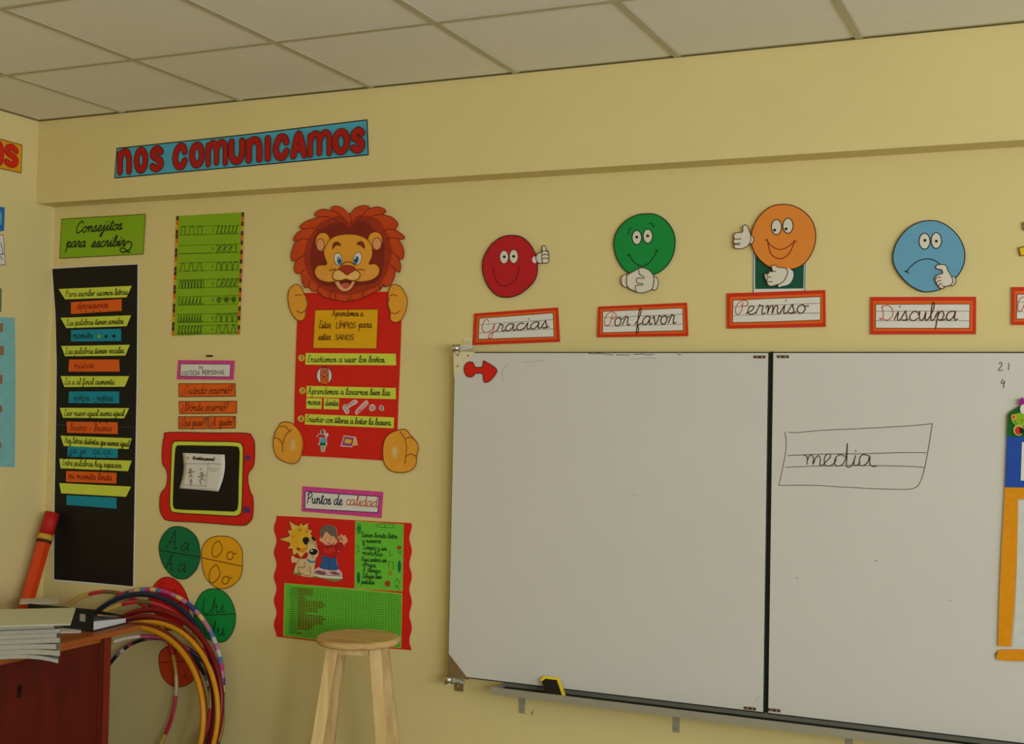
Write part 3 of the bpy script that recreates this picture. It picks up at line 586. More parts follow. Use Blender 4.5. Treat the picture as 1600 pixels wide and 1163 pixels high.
for ip in ((450, 448, 38, 58), (990, 440, 42, 58)):
    c = A('%d,%d' % ip[:2])[0]; sheet('ear_inside', MAIN, ell(*c, ip[2]/6.12, ip[3]/6.12), fl+.0008, .0003, mat('ear_pink_print', (236, 160, 110), .6), k); edge(MAIN, ell(*c, ip[2]/6.12, ip[3]/6.12), fl+.0013, BROWN, k, 1.2)
face = sheet('face', MAIN, fc, fl+.0012, .0012, TAN, t, smooth=True); edge(MAIN, fc, fl+.0026, BROWN, face, 1.2, True); f2 = fl+.0026
for s in ('560,720 480,690 430,690 415,725 460,765 540,780', '850,720 920,680 990,670 1000,710 950,760 860,780'): sheet('cheek', MAIN, A(s), f2-.0001, .0002, mat('cheek_print', (234, 160, 72), .6), face, smooth=True)
for ex, ey, rot, ix, iy in ((622, 588, -12, 632, 602), (806, 580, 14, 794, 597)):
    c = A('%d,%d' % (ex, ey))[0]; e2 = sheet('eye_white', MAIN, ell(*c, 38/6.12, 62/6.12, rot), f2, .0003, WHITE, face); edge(MAIN, ell(*c, 38/6.12, 62/6.12, rot), f2+.0004, BROWN, face, 1)
    c = A('%d,%d' % (ix, iy))[0]; sheet('iris', MAIN, ell(*c, 22/6.12, 40/6.12, rot), f2+.0004, .0002, IRIS, face)
    sheet('pupil', MAIN, ell(c[0], c[1]-1, 10/6.12, 24/6.12, rot), f2+.0007, .0002, INK, face); sheet('eye_glint', MAIN, ell(c[0]-.8, c[1]-3, .9, 1.3), f2+.001, .0001, WHITE, face)
for s in ('565,497 568,450 590,422 620,420 642,440 644,466 620,455 595,462 578,482', '796,448 812,422 840,414 865,430 876,465 872,486 855,478 835,458 812,452'): sheet('eyebrow', MAIN, A(s), f2, .0003, BROWN, face, smooth=True)
ink('muzzle_line', MAIN, [A('655,645 690,615 740,615 785,645'), A('540,695 585,683 630,698'), A('795,690 835,683 872,693')], 1.6, f2+.0003, BROWN, face)
mo = A('592,795 605,840 640,880 680,897 725,885 765,845 782,795 740,800 640,800'); sheet('chin', MAIN, mo, f2-.0003, .0012, mat('chin_print', (232, 168, 112), .6), face, smooth=True); edge(MAIN, mo, f2+.001, BROWN, face, 1.2, True)
sheet('mouth', MAIN, A('635,800 690,782 750,798 740,830 715,858 685,866 655,845'), f2+.0011, .0002, mat('mouth_print', (110, 24, 18), .6), face, smooth=True); sheet('tongue', MAIN, A('648,828 690,812 735,825 715,855 685,862 660,850'), f2+.0014, .0002, mat('tongue_print', (206, 90, 72), .6), face, smooth=True)
mz = A('570,745 585,705 620,688 665,700 695,730 735,705 775,692 815,705 832,735 815,775 770,792 725,785 695,775 660,788 610,790 580,775'); sheet('muzzle', MAIN, mz, f2+.0012, .0006, TANL, face, smooth=True); edge(MAIN, mz, f2+.002, BROWN, face, 1.4, True)
ns = A('635,675 670,652 715,648 765,658 790,680 765,705 735,722 712,738 690,722 655,700'); sheet('nose', MAIN, ns, f2+.002, .0006, mat('nose_print', (176, 54, 30), .5), face, smooth=True); edge(MAIN, ns, f2+.0028, MANED, face, 1.3, True)

# ------------------------------------------------------------------ quality sign and poster
Z = lambda s: P(s, 410, 750, 4.1538)
bp = Z('262,42 525,60 787,78 775,248 515,226 257,205')
t = root('pink_sign', centre(MAIN, bp), 'pink bordered sign handwritten Puntos de calidad, below the lion', 'sign')
sheet('border', MAIN, bp, .002, T1, PINK, t); q = Z('282,75 520,92 762,108 752,213 515,200 279,187'); sheet('paper', MAIN, q, .002+T1, T1, WHITE, t); o = .002+2*T1+E0
edge(MAIN, q, o, PURPLE, t, 1.4); text(MAIN, o, t, 'Puntos de', Z('288,150')[0], Z('522,164')[0], 8.5, 1.7, mat('indigo_ink', (40, 34, 70), .8)); text(MAIN, o, t, 'calidad', Z('545,162')[0], Z('752,178')[0], 8.5, 1.6, mat('orange_brown_ink', (196, 100, 44), .8))
wr = [(963+8*math.cos((i-1)*.52), 282+i*(1106-282)/60) for i in range(61)]
bp = [(410+a/4.1538, 750+b/4.1538) for a, b in [(88, 234), (300, 243), (600, 262), (960, 281)]+wr+[(815, 1093), (560, 1065), (340, 1045)]+[(86+9*math.cos(i*.56), 1018-i*(1018-240)/56) for i in range(57)]]
t = root('quality_poster', centre(MAIN, bp), 'red wavy-edged poster with a green star chart and a waving boy', 'poster')
sheet('red_backing', MAIN, bp, .001, .002, RED, t, smooth=False); o = .003
gp = Z('148,672 380,690 600,707 910,738 906,920 903,1090 700,1074 380,1040 140,1012 144,850')
k = sheet('star_chart', MAIN, gp, o, .0008, BRIGHTG, t); edge(MAIN, gp, o+.001, mat('yellow_green_edge', (176, 176, 60), .7), k, 1.2)
a, b, c, d = Z('160,690')[0], Z('900,748')[0], Z('896,1080')[0], Z('152,1005')[0]
def bil(u, v): return ((a[0]*(1-u)+b[0]*u)*(1-v)+(d[0]*(1-u)+c[0]*u)*v, (a[1]*(1-u)+b[1]*u)*(1-v)+(d[1]*(1-u)+c[1]*u)*v)
GL = mat('grid_line_ink', (62, 128, 26), .8)
ink('grid_lines', MAIN, [[bil(.1+i*.9/36, 0), bil(.1+i*.9/36, 1)] for i in range(37)]+[[bil(0, j/22), bil(1, j/22)] for j in range(23)], .55, o+.0012, GL, k, smooth=False)
NM = ['Luis', 'Ana', 'Pedro', 'Rosa', 'Juan', 'Elena', 'Hugo', 'Lucia', 'Nora', 'Diego', 'Olga', 'Ines', 'Pablo', 'Carla', 'Ada', 'Tomas', 'Hilda', 'Irene', 'Nadia', 'Dora']
sts = []
for j in range(20):
    p0, p1 = bil(.035, (j+.9)/21), bil(.095, (j+.9)/21); sts.append([(p0[0]+(p1[0]-p0[0])*q/7, p0[1]+(p1[1]-p0[1])*q/7-(1.6 if (q*7+j*3) % 3 == 0 else (.8 if q % 2 else 0))) for q in range(8)])
ink('name_scribbles', MAIN, sts, .8, o+.0014, mat('dark_green_scribble', (24, 74, 22), .8), k)
cnt = [5, 5, 5, 1, 2, 9, 10, 9, 7, 7, 2, 9, 10, 9, 9, 6, 5, 4, 0, 1]
V = []
STAR = mat('brown_star_sticker', (122, 84, 20), .5, .2, 90)
for j, n_ in enumerate(cnt):
    for i in range(n_+1 if n_ else 0): q = bil(.108+i*.0222+.006, (j+.75)/21); V.append([q])
for q in V[::1]:
    pass
sv, sf = [], []
for (q,) in V:
    k0 = len(sv); pts = [(q[0]+(1.35 if i % 2 else 2.0)*math.cos(i*.628+.3), q[1]+(1.35 if i % 2 else 2.0)*math.sin(i*.628+.3)) for i in range(10)]
    sv += [MAIN.w(MAIN.uv(p), o+.0018) for p in pts]; sf.append(tuple(range(k0, k0+10)))
so = build('star_stickers', sv, sf, STAR, k); so['kind'] = 'stuff'
gp = Z('608,268 765,279 920,290 916,505 912,722 755,713 603,705 605,480')
k = sheet('rules_card', MAIN, gp, o, .001, BRIGHTG, t); edge(MAIN, gp, o+.0012, mat('yellow_green_edge', (176, 176, 60), .7), k, 1.2)
D = lambda s: P(s, 540, 810, 9.69)
for tx, a_, b_ in (('Tienen bonita letra', '235,280', '795,305'), ('y números'.replace('ú', 'u'), '262,368', '545,375'), ('Limpio y sin', '270,465', '635,490'), ('manchas', '262,548', '570,575'), ('Hoja entera sin', '240,648', '632,668'), ('arrugas', '262,720', '470,745'), ('A tiempo', '260,805', '540,830'), ('Dibujos bien', '255,900', '555,918'), ('pintados', '245,990', '445,1000')):
    if 'D' == tx[0] or True: text(MAIN, o+.0014, k, tx, D(a_)[0], D(b_)[0], 3.8, 1.05, mat('dark_green_scribble', (24, 74, 22), .8))
ink('border_drawing', MAIN, [D('470,95 595,85 730,95 725,140 595,140 475,125 470,95'), D('595,88 600,138'), D('170,90 235,90 235,225'), D('170,230 235,225'), D('170,420 200,415 205,500 175,510'), D('660,660 730,665 725,770'), D('665,670 665,750'), D('800,480 830,540 850,490'), D('750,970 790,920 820,980 780,1030 760,1000'), D('765,1040 815,1050 800,1100'), D('680,490 680,560 720,560')], .9, o+.0014, mat('mid_green_ink', (40, 110, 40), .8), k)
for s, im in (((645, 990, 44, 48), mat('tomato_print', (170, 66, 30), .7)), ((820, 445, 34, 30), mat('tomato_print', (170, 66, 30), .7)), ((680, 825, 34, 40), mat('olive_print', (150, 150, 30), .7)), ((205, 900, 24, 90), DGREEN), ((822, 730, 26, 95), DGREEN), ((205, 160, 30, 60), mat('mid_green_print', (40, 140, 50), .7))):
    c = D('%d,%d' % s[:2])[0]; sheet('small_picture', MAIN, ell(*c, s[2]/9.69, s[3]/9.69, n=14), o+.0012, .0003, im, k)
Q = lambda s: P(s, 430, 800, 8.9462)
k = sheet('sun_cutout', MAIN, Q('202,125 290,180 345,195 370,150 400,190 470,150 468,235 535,265 505,300 540,370 500,420 470,560 420,590 370,648 330,590 255,600 250,515 178,515 220,460 210,430 60,382 195,345 215,325 175,265 240,250'), o, .002, mat('sun_rim_print', (232, 190, 96), .6), t); o2 = o+.0022
edge(MAIN, Q('202,125 290,180 345,195 370,150 400,190 470,150 468,235 535,265 505,300 540,370 500,420 470,560 420,590 370,648 330,590 255,600 250,515 178,515 220,460 210,430 60,382 195,345 215,325 175,265 240,250'), o2, INKB, k, .8)
sheet('sun_face', MAIN, Q('345,205 420,215 480,270 500,350 480,440 440,520 370,560 300,545 240,480 215,400 225,310 270,240'), o2, .0003, SUNY, k, smooth=True)
for s, im in (('440,260 465,245 485,270 465,295 440,285', PEACH), ('235,340 265,330 275,360 250,375', PEACH), ('310,500 360,510 350,540 320,530', BROWN), ('350,540 430,500 440,540 400,570', PEACH)): sheet('sun_mark', MAIN, Q(s), o2+.0004, .0002, im, k, smooth=True)
ink('sun_features', MAIN, [Q('340,255 350,240'), Q('362,250 372,236'), Q('345,265 372,258')], .9, o2+.0006, INKB, k)
k = sheet('dog_cutout', MAIN, Q('395,380 430,350 480,360 490,395 520,350 565,355 570,400 590,470 618,540 605,610 575,650 565,720 555,800 560,900 400,900 350,850 275,855 275,810 300,740 290,700 250,710 235,660 250,610 290,640 350,650 440,640 470,600 455,520 460,450 425,455 400,410'), o+.0008, .002, mat('cream_fur_print', (222, 194, 146), .6), t, smooth=True); o3 = o+.003
for s, im in (('395,380 430,352 478,362 485,400 450,455 425,450 400,410', INK), ('515,360 545,345 572,365 570,410 545,400', INK), ('490,545 530,515 590,525 605,560 570,600 520,600 490,575', INK), ('300,640 318,570 370,640 440,565 455,640 400,655', CRIMSON), ('455,650 520,690 560,680 575,700 520,715 470,690', TEAL)): sheet('dog_marking', MAIN, Q(s), o3, .0003, im, k, smooth=True)
sheet('nose_shine', MAIN, Q('505,545 530,528 545,545 520,560'), o3+.0004, .0002, WHITE, k)
ink('dog_lines', MAIN, [Q('455,520 460,450 500,400 550,430 590,500'), Q('495,430 498,440'), Q('525,432 527,442'), Q('330,770 345,840 380,860'), Q('340,770 410,780'), Q('430,700 415,780'), Q('500,760 510,860'), Q('395,860 440,890 500,885'), Q('520,630 560,625'), Q('285,850 275,810 300,740 350,660')], .9, o3+.0005, BROWN, k)
sheet('grass_base', MAIN, Q('270,870 280,850 380,850 400,890 560,895 640,910 940,920 935,950 830,975 640,925 480,915'), o+.0006, .0012, mat('olive_grass_print', (128, 134, 60), .7), t, smooth=True)
k = sheet('boy_cutout', MAIN, Q('640,250 690,195 760,178 830,195 870,250 880,330 875,400 890,430 905,400 885,340 905,345 935,308 950,335 985,325 1000,355 1018,385 1018,420 975,460 975,500 900,550 870,570 865,640 895,800 935,840 945,910 925,935 700,925 560,890 555,860 575,800 640,770 665,700 680,600 640,570 600,480 690,470 690,440 635,405 635,370 640,330'), o+.0012, .002, SKIN, t, smooth=True); o4 = o+.0034
for nm, s, im in (('hair', '640,330 640,250 690,195 760,178 830,195 870,250 880,330 870,395 850,360 830,340 790,330 740,280 710,290 690,330 660,370', GREY), ('jumper', '690,470 760,465 850,455 880,430 930,420 975,470 975,495 940,530 880,555 865,630 790,645 680,610 640,580 600,480', CRIMSON), ('trousers', '680,615 790,645 862,632 875,720 895,800 790,815 640,775 665,690', DENIM), ('shoe', '575,800 640,772 700,800 740,830 720,880 560,860', PINKW), ('shoe', '760,850 830,810 895,805 935,845 940,890 760,885', PINKW), ('shoe_sole', '560,866 640,872 780,890 940,900 925,932 700,922 565,892', WHITE)):
    sheet(nm, MAIN, Q(s), o4, .0003, im, k, smooth=True)
for s in ('570,830 620,815 690,835 730,850 690,875 570,850', '770,850 830,830 890,850 925,870 860,880'): sheet('shoe_band', MAIN, Q(s), o4+.0004, .0002, mat('mauve_shoe_print', (150, 74, 96), .7), k, smooth=True)
for s in ('700,540 690,500 740,530 780,520 820,490 840,540 800,570 740,570'): pass
sheet('jumper_motif', MAIN, Q('690,500 740,520 800,500 845,515 850,560 790,580 740,585 700,560'), o4+.0004, .0002, mat('orange_red_print', (206, 50, 30), .7), k, smooth=True)
ink('boy_lines', MAIN, [Q('710,368 712,380'), Q('785,370 787,382'), Q('740,425 762,440 782,425'), Q('680,440 720,465 780,465 850,430'), Q('880,430 860,480 880,555'), Q('770,655 768,800'), Q('905,400 940,350'), Q('940,370 960,400'), Q('640,780 700,800 690,850'), Q('555,862 700,880 940,895')], .9, o4+.0008, INKB, k)

# ------------------------------------------------------------------ courtesy faces
def disc(name, label, px, mt_, off=.006):
    t = root(name, centre(MAIN, px), label, 'picture', 'courtesy faces')
    sheet('face_disc', MAIN, px, off, .004, mt_, t, smooth=True); edge(MAIN, px, off+.0042, INK if mt_ is not PEACH else INKB, t, 1.5, True)
    return t, off+.0042
def eyes(t, o, Z, data, lw=1.4, k=1):
    for cx, cy, rx, ry, px_, py_, pr in data:
        c = Z('%f,%f' % (cx, cy))[0]; s = (Z('1,0')[0][0]-Z('0,0')[0][0])
        e = sheet('eye', MAIN, ell(*c, rx*s, ry*s), o, .0008, CARTW, t); edge(MAIN, ell(*c, rx*s, ry*s), o+.001, INK, e, lw)
        c = Z('%f,%f' % (px_, py_))[0]; sheet('pupil', MAIN, ell(*c, pr*s, pr*s, n=14), o+.001, .0004, INK, e)
def hand(t, Z, outline, lines, off, name='hand'):
    h = sheet(name, MAIN, Z(outline), off, .003, CARTW, t, smooth=True); edge(MAIN, Z(outline), off+.0032, INKB, h, 1.3, True)
    if lines: ink('finger_line', MAIN, [Z(l) for l in lines], 1.3, off+.0033, INKB, h)
    return h
Z = lambda s: P(s, 720, 340, 5.2889)
t, o = disc('smiling_face_cutout', 'crimson round smiling face with a thumbs-up hand, above the word Gracias', Z('425,150 500,160 560,200 610,270 636,350 643,430 625,510 580,570 520,620 460,650 390,662 320,650 260,600 215,530 192,450 190,370 215,300 260,230 320,180 370,158'), CRIMSON)
eyes(t, o, Z, [(368, 330, 35, 54, 370, 328, 12), (448, 325, 35, 56, 447, 324, 12)], .8)
ink('smile', MAIN, [Z('278,415 285,470 305,530 345,568 390,565 440,540 475,490 495,410')], 1.3, o+.0002, mat('dark_crimson_ink', (96, 12, 22), .8), t)
sheet('wrist', MAIN, ell(*Z('622,352')[0], 4.2, 5.2), .0085, .003, WHITE, t)
hand(t, Z, '632,330 650,300 680,288 682,255 692,235 708,242 718,270 735,290 738,330 735,370 718,380 690,380 660,382 640,365', ['682,285 705,278 735,290', '682,315 710,308 737,315', '682,345 710,340 737,345', '684,285 680,345 686,375'], .0095)
Z = lambda s: P(s, 910, 310, 4.8474)
t, o = disc('smiling_face_cutout', 'green round smiling face with folded hands, above the words Por favor', Z('490,120 560,125 630,165 680,225 705,290 708,360 690,440 640,520 560,575 460,590 370,575 310,525 270,460 248,380 250,300 290,220 350,165 420,130'), GREEN)
eyes(t, o, Z, [(420, 300, 35, 53, 419, 297, 11), (503, 290, 35, 53, 502, 288, 11)])
ink('smile', MAIN, [Z('358,430 390,475 420,502 458,516 500,500 540,455 572,400'), Z('345,435 368,430'), Z('558,392 578,402'), Z('355,275 358,248 376,226'), Z('512,192 535,198 548,222')], 1.4, o+.0002, INK, t)
for s in ('345,582 315,588 303,620 312,660 338,676 350,665 345,620', '548,600 575,608 582,645 570,690 545,698 538,680 550,640'):
    q = sheet('cuff', MAIN, Z(s), .0105, .002, CARTW, t, smooth=True); edge(MAIN, Z(s), .0127, INKB, q, 1.2, True)
hand(t, Z, '350,585 390,562 440,535 470,530 510,545 545,585 550,625 540,685 500,710 450,720 410,708 360,682 345,650 345,610', ['437,545 440,575 475,600 470,610 425,608 420,635 432,645 465,650 462,660 420,662 410,685 418,706'], .0112, 'folded_hands')
Z = lambda s: P(s, 1110, 300, 4.8476)
# green notice behind the orange face
bp = Z('318,440 735,440 724,745 322,765')
t2 = root('green_notice', centre(MAIN, bp), 'white notice with a dark green panel, partly hidden behind the orange face', 'notice')
sheet('paper', MAIN, bp, .001, .001, WHITE, t2); sheet('green_panel', MAIN, Z('340,470 710,470 706,732 340,736'), .002, .0006, mat('deep_green_print', (12, 84, 62), .6), t2)
ink('border_line', MAIN, [Z('328,460 326,762'), Z('720,460 716,748')], 1.2, .0024, mat('deep_green_print', (12, 84, 62), .6), t2)
t, o = disc('smiling_face_cutout', 'orange round grinning face with two hands, above the word Permiso', Z('550,98 630,108 710,150 770,215 800,300 798,390 770,470 720,540 650,580 560,592 470,578 400,535 345,470 315,390 320,300 360,210 420,145 480,110'), PEACH)
eyes(t, o, Z, [(506, 270, 38, 57, 492, 293, 11), (593, 260, 38, 57, 579, 284, 11)])
ink('smile', MAIN, [Z('418,370 440,365'), Z('635,374 660,378'), Z('430,362 455,400 500,432 545,438 590,420 648,375'), Z('438,372 448,425 470,480 520,508 570,498 610,455 640,385')], 1.4, o+.0002, mat('dark_red_ink', (130, 24, 16), .8), t)
hand(t, Z, '305,330 325,338 335,365 325,390 305,395', [], .009, 'cuff'); hand(t, Z, '250,308 252,275 268,255 285,260 298,290 312,330 310,380 285,418 240,434 200,432 185,420 190,405 180,385 188,362 185,335 200,315', ['190,360 210,362 240,360', '185,392 205,395 235,392', '195,402 230,405'], .011)
sheet('cuff', MAIN, Z('580,590 610,590 632,610 628,660 600,700 550,715 520,712'), .0095, .002, WHITE, t, smooth=True)
hand(t, Z, '470,565 500,560 520,575 570,580 592,605 580,650 550,690 500,710 460,717 440,700 432,680 420,650 418,625 445,622 455,605 478,606', ['478,606 500,605', '435,625 440,645 465,650', '430,680 445,685 475,682', '440,655 432,680'], .0115)
Z = lambda s: P(s, 1340, 320, 5.2846)
t, o = disc('sad_face_cutout', 'light blue round sad face with a hand on its chin, above the word Disculpa', Z('600,135 680,145 760,190 830,260 875,345 888,430 870,520 815,605 740,670 660,710 570,722 500,705 420,655 350,580 305,500 295,420 320,330 370,250 440,185 520,147'), SKY)
eyes(t, o, Z, [(556, 305, 45, 65, 559, 298, 12), (653, 300, 42, 65, 653, 305, 12)])
ink('frown', MAIN, [Z('405,560 440,515 490,475 540,455 600,452 650,470 682,495'), Z('390,552 412,555 425,570')], 1.5, o+.0002, INK, t)
sheet('cuff', MAIN, Z('780,600 805,602 815,625 808,655 788,672 770,668'), o, .002, CARTW, t, smooth=True); edge(MAIN, Z('780,600 805,602 815,625 808,655 788,672 770,668'), o+.0022, INK, t, 1.2, True)
hand(t, Z, '650,515 665,502 710,498 738,510 748,545 775,590 790,630 780,660 750,675 718,680 716,695 690,695 672,680 655,655 642,620 650,595 680,578 705,572 700,545 680,538 652,530', ['650,620 660,605 690,602', '658,648 668,635 692,628', '672,680 680,660 700,655', '718,680 700,672'], o+.0012)
# word signs
def wordsign(px, inner, lines, word, first, p0, pm, p1, h, label, wpx=1.7):
    t = root('word_sign', centre(MAIN, px), label, 'sign', 'red and orange courtesy word signs')
    sheet('border', MAIN, px, .003, .004, SIGNRED, t)
    mid = [(a[0]*.45+b[0]*.55, a[1]*.45+b[1]*.55) for a, b in zip(px, inner)]
    sheet('orange_band', MAIN, mid, .007, .0004, ORANGE, t); sheet('paper', MAIN, inner, .0074, .0004, WHITE, t); edge(MAIN, inner, .0081, INKB, t, 1)
    ink('ruled_line', MAIN, lines, .8, .0081, PENCIL, t, smooth=False)
    if word: text(MAIN, .0084, t, word, pm, p1, h, wpx, INKB, slant=.12)
    ink('red_capital', MAIN, first, 1.2, .0084, REDINK, t); return t
Z = lambda s: P(s, 720, 340, 5.2889)
t = wordsign(Z('118,795 808,745 823,1028 105,1056'), Z('160,835 770,790 778,988 153,1008'), [Z('160,888 770,845'), Z('157,955 775,920')], 'racias', [Z('240,868 228,845 205,855 185,900 195,945 235,950 270,920 290,875 280,920 265,985 245,1000 235,985 250,965 285,945 310,930')], None, Z('305,945')[0], Z('735,912')[0], 10.5, 'red and orange framed sign handwritten Gracias, at the top left of the whiteboards')
Z = lambda s: P(s, 910, 310, 4.8474)
t = wordsign(Z('125,822 795,792 805,1045 115,1054'), Z('160,858 765,832 770,1003 158,1020'), [Z('160,905 768,880'), Z('158,970 768,955')], 'or favor', [Z('235,880 215,950 185,965 172,935 195,880 235,862 262,885 245,915 220,910')], None, Z('245,968')[0], Z('712,950')[0], 13, 'red and orange framed sign handwritten Por favor')
Z = lambda s: P(s, 1110, 300, 4.8476)
t = wordsign(Z('128,770 500,758 872,745 876,1023 500,1030 130,1037'), Z('175,822 505,808 838,795 838,972 505,984 172,992'), [Z('175,872 838,845'), Z('172,938 838,918')], 'ermiso', [Z('250,840 240,900 215,930 195,915 200,870 235,830 275,825 290,850 265,868 235,862')], None, Z('275,930')[0], Z('738,918')[0], 13, 'red and orange framed sign handwritten Permiso')
Z = lambda s: P(s, 1340, 320, 5.2846)
t = wordsign(Z('108,764 545,763 980,762 978,1070 545,1071 107,1072'), Z('152,825 540,823 930,822 926,1022 538,1022 150,1021'), [Z('152,882 928,880'), Z('152,960 928,960')], 'isculpa', [Z('205,840 215,900 210,945 185,948 200,940 250,955 290,920 290,865 250,832 200,850')], None, Z('305,958')[0], Z('828,955')[0], 14, 'red and orange framed sign handwritten Disculpa')
t = wordsign(Z('1272,682 1500,682 1900,690 1900,992 1500,994 1270,993'), Z('1318,742 1500,742 1850,745 1850,945 1500,945 1312,945'), [Z('1316,806 1850,808'), Z('1314,885 1850,887')], '', [Z('1390,760 1345,775 1325,830 1330,880 1360,870 1395,790 1400,880')], None, None, None, 12, 'red and orange framed sign cut off by the right edge of the photo')
# pieces of the next picture at the frame's right edge
q = P('1592,388 1640,378 1643,394 1595,400.5')
t = root('yellow_cutout', centre(MAIN, q), 'small yellow card bar with a dark outline, beside the blue sad face', 'picture'); sheet('card', MAIN, q, .005, .003, mat('bright_yellow_card', (232, 196, 30), .6, .03), t); edge(MAIN, q, .0083, INKB, t, 1.3)
q = P('1597,348 1640,342 1642,360 1599,361')
t = root('grey_cutout', centre(MAIN, q), 'small grey-brown card corner above the yellow bar', 'picture'); sheet('card', MAIN, q, .004, .003, mat('grey_brown_card', (128, 116, 84), .7), t)

# ------------------------------------------------------------------ whiteboards
ZT, ZBB = 1.6+.2094+.001, 1.6-.9943
def corner(px): u = BRD.uv(px); return u
XA, XD = corner((708.5, 600))[0], corner((1199.8, 700))[0]
XE = XD+.0100
XF = XE+1.19
def board(x0, x1, label):
    t = root('whiteboard', ((x0+x1)/2, YBD+.02, ZBB), label, 'whiteboard', 'whiteboard panels')
    box('enamel_surface', x0+.004, x1-.004, YBD, YBD+.014, ZBB+.005, ZT-.004, BOARD, t)
    box('frame', x0, x1, YBD+.003, YBD+.024, ZBB, ZT, BFRAME, t, bev=.002)
    return t
b1 = board(XA, XD, 'left whiteboard panel, blank, with the red arrow magnet and an eraser under it')
b2 = board(XE, XF, 'right whiteboard panel with the word media written inside a drawn box')
box('hinge_strip', XD+.0008, XE-.0008, YBD+.008, YBD+.022, ZBB+.004, ZT+.002, mat('black_hinge', (24, 26, 20), .6), b1)
for bb, x, y in ((b1, 1187, 558), (b2, 1223.5, 557.5), (b1, 1172, 1107.3), (b2, 1210, 1110)):
    c = BRD.w(BRD.uv((x, y))); k = box('clip', c.x-.0195, c.x+.0195, YBD-.003, YBD, c.z-.0045, c.z+.0045, mat('dark_brass', (96, 60, 28), .5, .2, 90, metal=.3), bb)
    for s in (-.009, .009): box('rivet', c.x+s-.003, c.x+s+.003, YBD-.004, YBD-.003, c.z-.002, c.z+.002, ALU, k)
Z = lambda s: P(s, 1140, 530, 4.3083)
MK = mat('grey_marker', (98, 92, 78), .7)
ink('drawn_box', BRD, [Z('372,628 380,680 378,760 355,880 332,985'), Z('396,625 450,630 620,615 900,602 1200,585 1365,570'), Z('1365,570 1345,700 1315,860 1285,960 1250,1000 1180,1012 1000,1008 750,996 560,985 332,985'), Z('392,785 620,775 900,772 1180,764 1322,766'), Z('375,863 600,855 900,852 1180,856 1310,864')], 1.1, .0006, MK, b2)
MK2 = mat('dark_marker', (52, 48, 40), .7)
ink('handwriting', BRD, [Z('495,782 515,785 525,810 520,845 530,800 550,780 565,800 562,845 580,800 600,785 612,810 608,845 625,850 645,830 675,800 680,780 660,775 640,800 642,845 670,855 700,840 720,810'), Z('775,790 745,778 715,800 708,840 730,855 765,840 785,790 793,700 790,800 788,855 810,862 835,830 848,785'), Z('848,785 838,840 855,852 880,830'), Z('849,752 852,756'), Z('935,785 900,778 878,800 875,845 900,852 930,830 945,785 945,840 965,858 990,855')], 1.4, .0008, MK2, b2)
ink('handwriting', BRD, [P('1561,569 1563,566.5 1565.5,568 1564,573 1560,579 1567,578'), P('1576.5,568 1576,578'), P('1567,593 1564.5,599 1570,598.5'), P('1569.5,595 1568,606')], 1.1, .0008, MK2, b2)
FM = mat('faded_marker', (176, 172, 162), .6)
ink('faded_strokes', BRD, [P('784,583 787,577 791,571 795,569'), P('784.5,583 785.5,597'), P('817,566.5 828,566.5'), P('828,565 850,564'), P('985,774 998,773'), P('1180,1094 1186,1089'), P('985,562 1005,560 1024,560 1025,564')], .8, .0008, FM, b1)
ink('marker_scribble', BRD, [P('920,552.5 930,553 936,552.3 945,553.5 958,554.5'), P('963,554.6 985,555'), P('990,554 1005,553.4 1012,554.6 1022,553.6'), P('1058,554 1064,554.6')], .9, .0008, MK2, b1)
ink('speck', BRD, [P('1367,876 1372,877'), P('1244,903 1247,905'), P('1484,938 1486,939')], .9, .0008, MK, b2)
# red arrow magnet
Z = lambda s: P(s, 680, 520, 11.633)
q = Z('540,640 560,580 600,545 660,532 700,550 720,600 745,630 800,632 860,628 880,590 882,525 905,518 960,550 1060,610 1128,675 1115,740 1050,830 980,890 920,905 895,880 885,800 880,755 850,742 740,738 720,770 680,800 640,808 590,790 555,745 540,690')
t = root('arrow_magnet', centre(BRD, q), 'red arrow-shaped card stuck on the top left corner of the whiteboard', 'arrow'); sheet('card', BRD, q, .001, .003, RED, t, smooth=True, n=3); edge(BRD, q, .0043, mat('dark_crimson_ink', (96, 12, 22), .8), t, 1.3, True)
